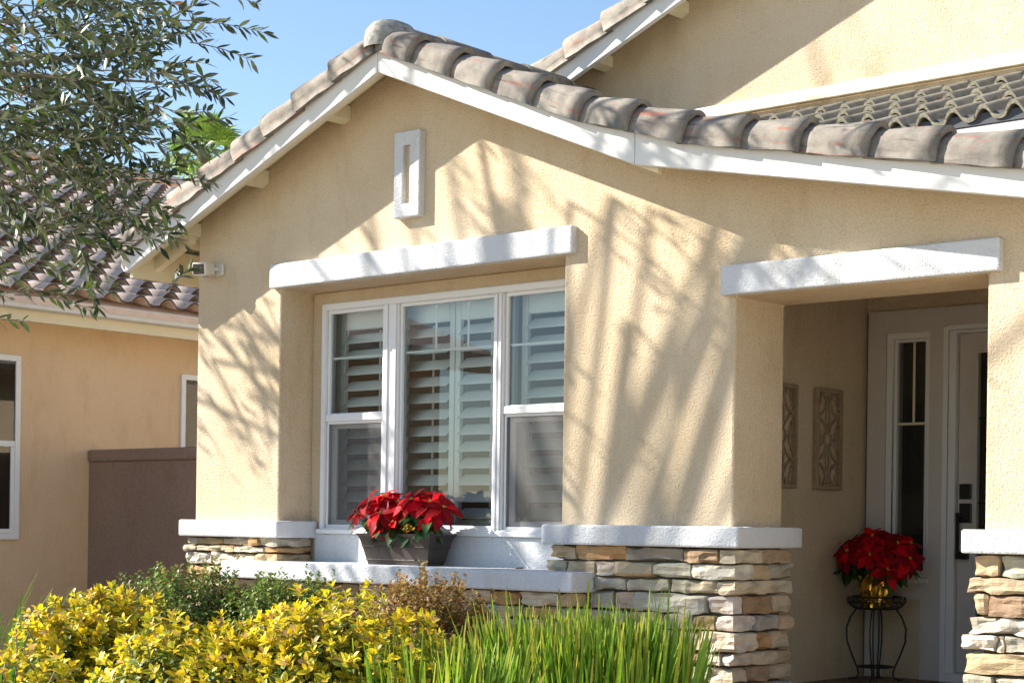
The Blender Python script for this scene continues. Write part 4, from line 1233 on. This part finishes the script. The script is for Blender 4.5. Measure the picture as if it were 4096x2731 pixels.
BC = [(.17, .34, .015), (.25, .42, .02), (.32, .46, .025), (.11, .25, .015), (.46, .48, .04), (.14, .30, .02), (.42, .36, .10)]
BT = [(.28, .40, .03), (.38, .42, .05), (.36, .46, .04), (.16, .28, .02), (.50, .42, .08), (.20, .34, .03), (.40, .28, .12)]


def strappy(center, rx, ry, h, n, lean, label, bend=.1, cols=(0, 1, 2, 3, 4, 5), w=.0085):
    c = np.array((center[0], center[1], GZ)); t = empty('strappy_clump', tuple(c), label, 'ornamental grass')
    var = [blade_var(BC[i], BT[i], w, 1.0, b_) for i in cols for b_ in (bend * .4, bend)]
    items = []
    for k in range(n):
        a = npr.uniform(0, 6.28); r = math.sqrt(npr.uniform(0, 1)); p = c + np.array((rx * r * math.cos(a), ry * r * math.sin(a), npr.uniform(-.02, .03)))
        d = unit((math.cos(a) * r * lean + npr.normal(0, .07), math.sin(a) * r * lean + npr.normal(0, .07), 1.0))
        L = h * npr.uniform(.70, 1.03) * (1 if npr.rand() < .93 else 1.1)
        f = leaf_frame(d, (math.cos(a) * .4 + npr.normal(0, .6), math.sin(a) * .4 + npr.normal(0, .6) - .1, .1))
        f = f * np.array((1.0, L, L))[None, :]
        items.append((npr.randint(len(var)), tuple(p), f))
    dead = []
    for k in range(n // 70):
        a = npr.uniform(0, 6.28); r = math.sqrt(npr.uniform(0, 1)); p = c + np.array((rx * r * math.cos(a), ry * r * math.sin(a), 0))
        d = unit((npr.normal(0, .3), npr.normal(0, .3), 1.0)); dead.append((0, tuple(p), leaf_frame(d, jit(1.0)) * np.array((1, h * npr.uniform(.4, .78), h))[None, :]))
    foliage(t, 'blade', var, items, M['leaf'], 260, 'blades')
    foliage(t, 'dry_blade', [blade_var((.40, .32, .16), (.30, .20, .10))], dead, M['leaf'], 0, 'dry_blades')


strappy((-3.72, -2.76), .33, .22, .84, 2300, .12, 'tall bright green strappy clump in front of the middle stone pier', w=.0150)
strappy((-3.92, -3.38), .29, .18, .76, 1100, .18, 'shorter green strappy clump between the golden hedge and the tall clump', w=.0150)
strappy((-7.50, -2.68), .18, .18, .80, 170, .70, 'loose dark green grass clump at the left edge of the picture', .35, (3, 3, 5), .009)

# ---------------------------------------------------------------- olive tree over the left of the view
OL = [leaf_variant(.062, .0175, .15, npr.uniform(-.1, .15), (.12, .78, 1.0, .66, .06), m_, e, twist=npr.uniform(-.4, .4)) for m_, e in
      (((.085, .12, .05), (.075, .11, .045)), ((.13, .17, .065), (.12, .16, .06)), ((.24, .27, .13), (.21, .25, .12)), ((.055, .085, .04), (.048, .075, .036)), ((.30, .33, .20), (.27, .30, .18)), ((.17, .26, .05), (.16, .26, .05)))]
ORG = [leaf_variant(.07, .04, .2, .2, (.12, .9, 1.0, .6, .05), (.65, .14, .015), (.70, .18, .02))]


def ray_pt(u, v, t):                           # a point t metres along the view axis at picture position (u, v) of the 4096-wide photo
    d = fwd + camR * ((u - 2048) / 6882.06) - camU * ((v - 2103.8) / 6882.06)
    return np.array(CAM + d * t)


OB = np.array((-6.75, -4.75, GZ))
ot = empty('olive_tree', tuple(OB), 'grey-green olive tree reaching in at the upper left', 'tree')
wood = MB()
fork = OB + np.array((.15, .12, 2.2))
wood.tube([tuple(OB), tuple(OB + (.04, .0, .7)), tuple(OB + (.0, .06, 1.5)), tuple(fork)], [.13, .10, .085, .07], 9)
items = []; org = []


def twig(p0, p1, leaves, sag=.03, size=1.0):
    p0 = np.array(p0); p1 = np.array(p1); L = np.linalg.norm(p1 - p0); pts = []
    nseg = 6; bend = jit(.04) * L
    for i in range(nseg + 1):
        f = i / nseg; pts.append(p0 + (p1 - p0) * f + bend * math.sin(math.pi * f) + np.array((0, 0, -sag * f * f)))
    wood.tube([tuple(p) for p in pts], [.0030 - .0020 * i / nseg for i in range(nseg + 1)], 4, False)
    for j in range(leaves):
        f = .12 + .88 * (j + npr.uniform(-.3, .3)) / leaves; f = min(max(f, .05), 1.0)
        x = f * nseg; i = min(int(x), nseg - 1); p = pts[i] + (pts[i + 1] - pts[i]) * (x - i); t_ = unit(pts[i + 1] - pts[i])
        s = unit(np.cross(t_, jit(1.0)))
        for sg in (-1, 1):
            if npr.rand() < .1: continue
            ang = npr.uniform(.45, 1.0) if f < .93 else npr.uniform(.1, .5)
            d = unit(t_ * math.cos(ang) + s * sg * math.sin(ang) + np.array((0, 0, npr.uniform(-.25, .15))))
            k = npr.choice([0, 0, 1, 1, 2, 3, 3, 4, 5])
            items.append((int(k), tuple(p), leaf_frame(d, np.array((0, 0, 1.0)) + jit(.55)) * npr.uniform(.65, 1.15) * size * (1.0 if f < .9 else .85)))


def crown(n, u0, u1, v0, v1, t0, t1, du, dv, L=(.16, .34), lv=(6, 11)):
    for _ in range(n):
        t_ = npr.uniform(t0, t1); u = npr.uniform(u0, u1); v = npr.uniform(v0, v1)
        p1 = ray_pt(u, v, t_); l = npr.uniform(*L)
        a = math.atan2(dv, du) + npr.normal(0, .45)
        d = np.array(camR) * math.cos(a) - np.array(camU) * math.sin(a) + np.array(fwd) * npr.normal(0, .4)
        twig(p1 - unit(d) * l, p1, npr.randint(*lv))


# dense core, thinning to the right and below
crown(118, -150, 560, -150, 560, 5.9, 7.2, 1, .25)
crown(70, 100, 760, -120, 480, 6.0, 7.0, 1, .15)
crown(40, 350, 880, -60, 640, 6.0, 6.9, 1, .05)
crown(60, -150, 560, 480, 880, 5.9, 7.0, 1, .35)
crown(30, 300, 800, 480, 820, 6.0, 6.8, 1, .05)
crown(32, -120, 480, 800, 1180, 6.0, 6.9, 1, .3)
crown(13, 400, 780, 820, 1060, 6.0, 6.7, 1, .15)
for (ua, va, ub, vb, lv) in ((690, 80, 1085, 140, 15), (760, 170, 1020, 250, 9), (700, 330, 915, 395, 11), (640, 90, 950, -40, 9), (840, -60, 1045, 20, 9), (690, 500, 930, 470, 9), (620, 640, 890, 745, 8), (560, 720, 860, 740, 9), (480, 830, 770, 1000, 9),
                            (280, 900, 400, 1260, 13), (60, 1180, 380, 1250, 9), (-60, 1270, 125, 1285, 8), (350, 900, 560, 1010, 8), (620, 420, 850, 440, 8), (700, 560, 880, 600, 8)):
    t_ = npr.uniform(6.1, 6.6)
    twig(ray_pt(ua, va, t_), ray_pt(ub, vb, t_ + npr.uniform(-.1, .1)), lv + 2, .0)
for ua, va, tt in ((100, 100, 6.6), (250, 400, 6.5), (150, 700, 6.4), (500, 200, 6.5), (400, 600, 6.5), (50, 950, 6.4), (350, 900, 6.5), (640, 330, 6.5)):
    e = ray_pt(ua, va, tt); s0 = ray_pt(-420, va * .35 + 120, 6.5)
    wood.tube([tuple(fork), tuple(s0), tuple((s0 + e) / 2 + jit(.03)), tuple(e)], [.045, .02, .011, .004], 6)
for u, v in ((30, 90), (45, 60), (60, 190), (100, 330), (140, 350), (20, 320), (700, 20), (330, 20), (150, 10)):
    org.append((0, tuple(ray_pt(u, v, 7.3)), leaf_frame(jit(1), jit(1)) * npr.uniform(.7, 1.1)))
foliage(ot, 'leaf', OL, items, M['leaf_o'], 300, 'leaves')
foliage(ot, 'orange_leaf', ORG, org, M['leaf'], 50, 'orange_leaves')
wood.build('branches', M['twig'], ot)

# ---------------------------------------------------------------- tall street tree that dapples the facade (it stands left of the view)
TB = np.array((-14.3, -4.6, GZ))
tt = empty('street_tree', tuple(TB), 'tall airy street tree left of the view whose branches dapple the wall', 'tree')
wood = MB(); items = []
wood.tube([tuple(TB), tuple(TB + (.1, .1, 2.2)), tuple(TB + (.3, .3, 4.2)), tuple(TB + (.5, .6, 6.0)), tuple(TB + (.8, .9, 8.2))], [.2, .16, .13, .09, .04], 9)
SL_ = [leaf_variant(.075, .021, .15, .1, (.12, .8, 1.0, .66, .06), c, c) for c in cvar((.07, .11, .035), 4, .3, .1)]
sd_ = np.array((1.88, 1.0, -1.40))


def streamer(T, s, L, drift, leaves):
    """a drooping branchlet whose shade falls on the wall point T; s is how far up-sun it hangs"""
    p0 = np.array(T) - sd_ * s
    while True:                                # hang it where the street tree's crown is: left of and above the view
        q = project(p0 - np.array((0, 0, L))); q2 = project(p0 + np.array((.9, 0, -L)))
        if (q is None or q[0] < -.03 or q[1] < -.04) and (q2 is None or q2[0] < -.03 or q2[1] < -.04): break
        s += .15; p0 = np.array(T) - sd_ * s
    d = unit((drift + npr.normal(0, .25), npr.normal(0, .25), -1.0)); pts = [p0 + d * L * f + np.array((.12 * L * math.sin(f * 2.5), 0, 0)) for f in (0, .25, .5, .75, 1)]
    wood.tube([tuple(p) for p in pts], [.011, .009, .007, .005, .003], 5)
    if npr.rand() < .35:
        j = TB + (.4, .5, 3 + npr.uniform(0, 4)); j = np.array(j); wood.tube([tuple(j), tuple((j + p0) / 2 + np.array((0, 0, .35))), tuple(p0)], [.035, .022, .014], 5)
    for k in range(leaves):
        f = npr.uniform(.1, 1); p = p0 + d * L * f + jit(.04); dd = unit(d * .7 + jit(.5)); items.append((npr.randint(4), tuple(p), leaf_frame(dd, jit(1)) * npr.uniform(.7, 1.2)))


def dapple(n, x0, x1, z0, z1, y=0., s0=1.5, s1=2.9, L=(.6, 1.3), lv=(6, 16), drift=.6):
    for _ in range(n):
        streamer((npr.uniform(x0, x1), y, npr.uniform(z0, z1)), npr.uniform(s0, s1), npr.uniform(*L), drift, npr.randint(*lv))


dapple(36, -9.8, -6.4, .8, 3.4, 0., 1.5, 2.6, (.5, 1.0), (6, 13), .8)
dapple(40, -6.8, -4.5, .4, 2.7, 0., 1.4, 2.2, (.35, .75), (8, 17), 1.0)
dapple(16, -5.0, -3.0, 1.0, 2.5, 0., 1.4, 2.2, (.35, .7), (8, 17), 1.0)
dapple(10, -9.6, -8.7, .8, 1.8)
dapple(16, -6.2, -3.5, 3.2, 4.8, 1.75, 3.4, 4.8)
foliage(tt, 'leaf', SL_, items, M['leaf_o'], 0, 'leaves')
wood.build('trunk', M['bark'], tt)

# ---------------------------------------------------------------- fan palm far behind
pc = ray_pt(815, 620, 48)
pt = empty('fan_palm', (pc[0], pc[1], GZ), 'bright green fan palm rising beyond the roofs', 'palm tree')
MB().tube([(pc[0], pc[1], GZ), (pc[0] + .1, pc[1], pc[2] * .5), (pc[0], pc[1], pc[2])], [.28, .22, .2], 10).build('trunk', M['bark'], pt)
for k in range(34):
    a = npr.uniform(0, 6.28); el_ = npr.uniform(-.5, 1.3)
    d = unit((math.cos(a) * math.cos(el_), math.sin(a) * math.cos(el_), math.sin(el_))); tip = pc + d * npr.uniform(.55, .8)
    mb = MB(); mb.tube([tuple(pc), tuple(tip)], .02, 4)
    side = unit(np.cross(d, (0, 0, 1))); nn = np.cross(side, d); vs = []; fs = []
    for j in range(17):
        b0 = (j - 8) / 8 * 1.5; w = .055; L = .85 * (1 - .2 * abs(j - 8) / 8)
        dd = unit(d * math.cos(b0) + side * math.sin(b0) + nn * .12 * (1 if j % 2 else -1)); ss = unit(np.cross(dd, nn)); q = tip + dd * L + np.array((0, 0, -.22 * L))
        i0 = len(vs); m_ = tip + dd * L * .55
        vs += [tuple(tip - ss * .01), tuple(tip + ss * .01), tuple(m_ + ss * w), tuple(m_ - ss * w), tuple(q)]; fs += [(i0, i0 + 1, i0 + 2, i0 + 3), (i0 + 3, i0 + 2, i0 + 4)]
    mb.add(vs, fs); o = mb.build('frond', M['frond'], pt)
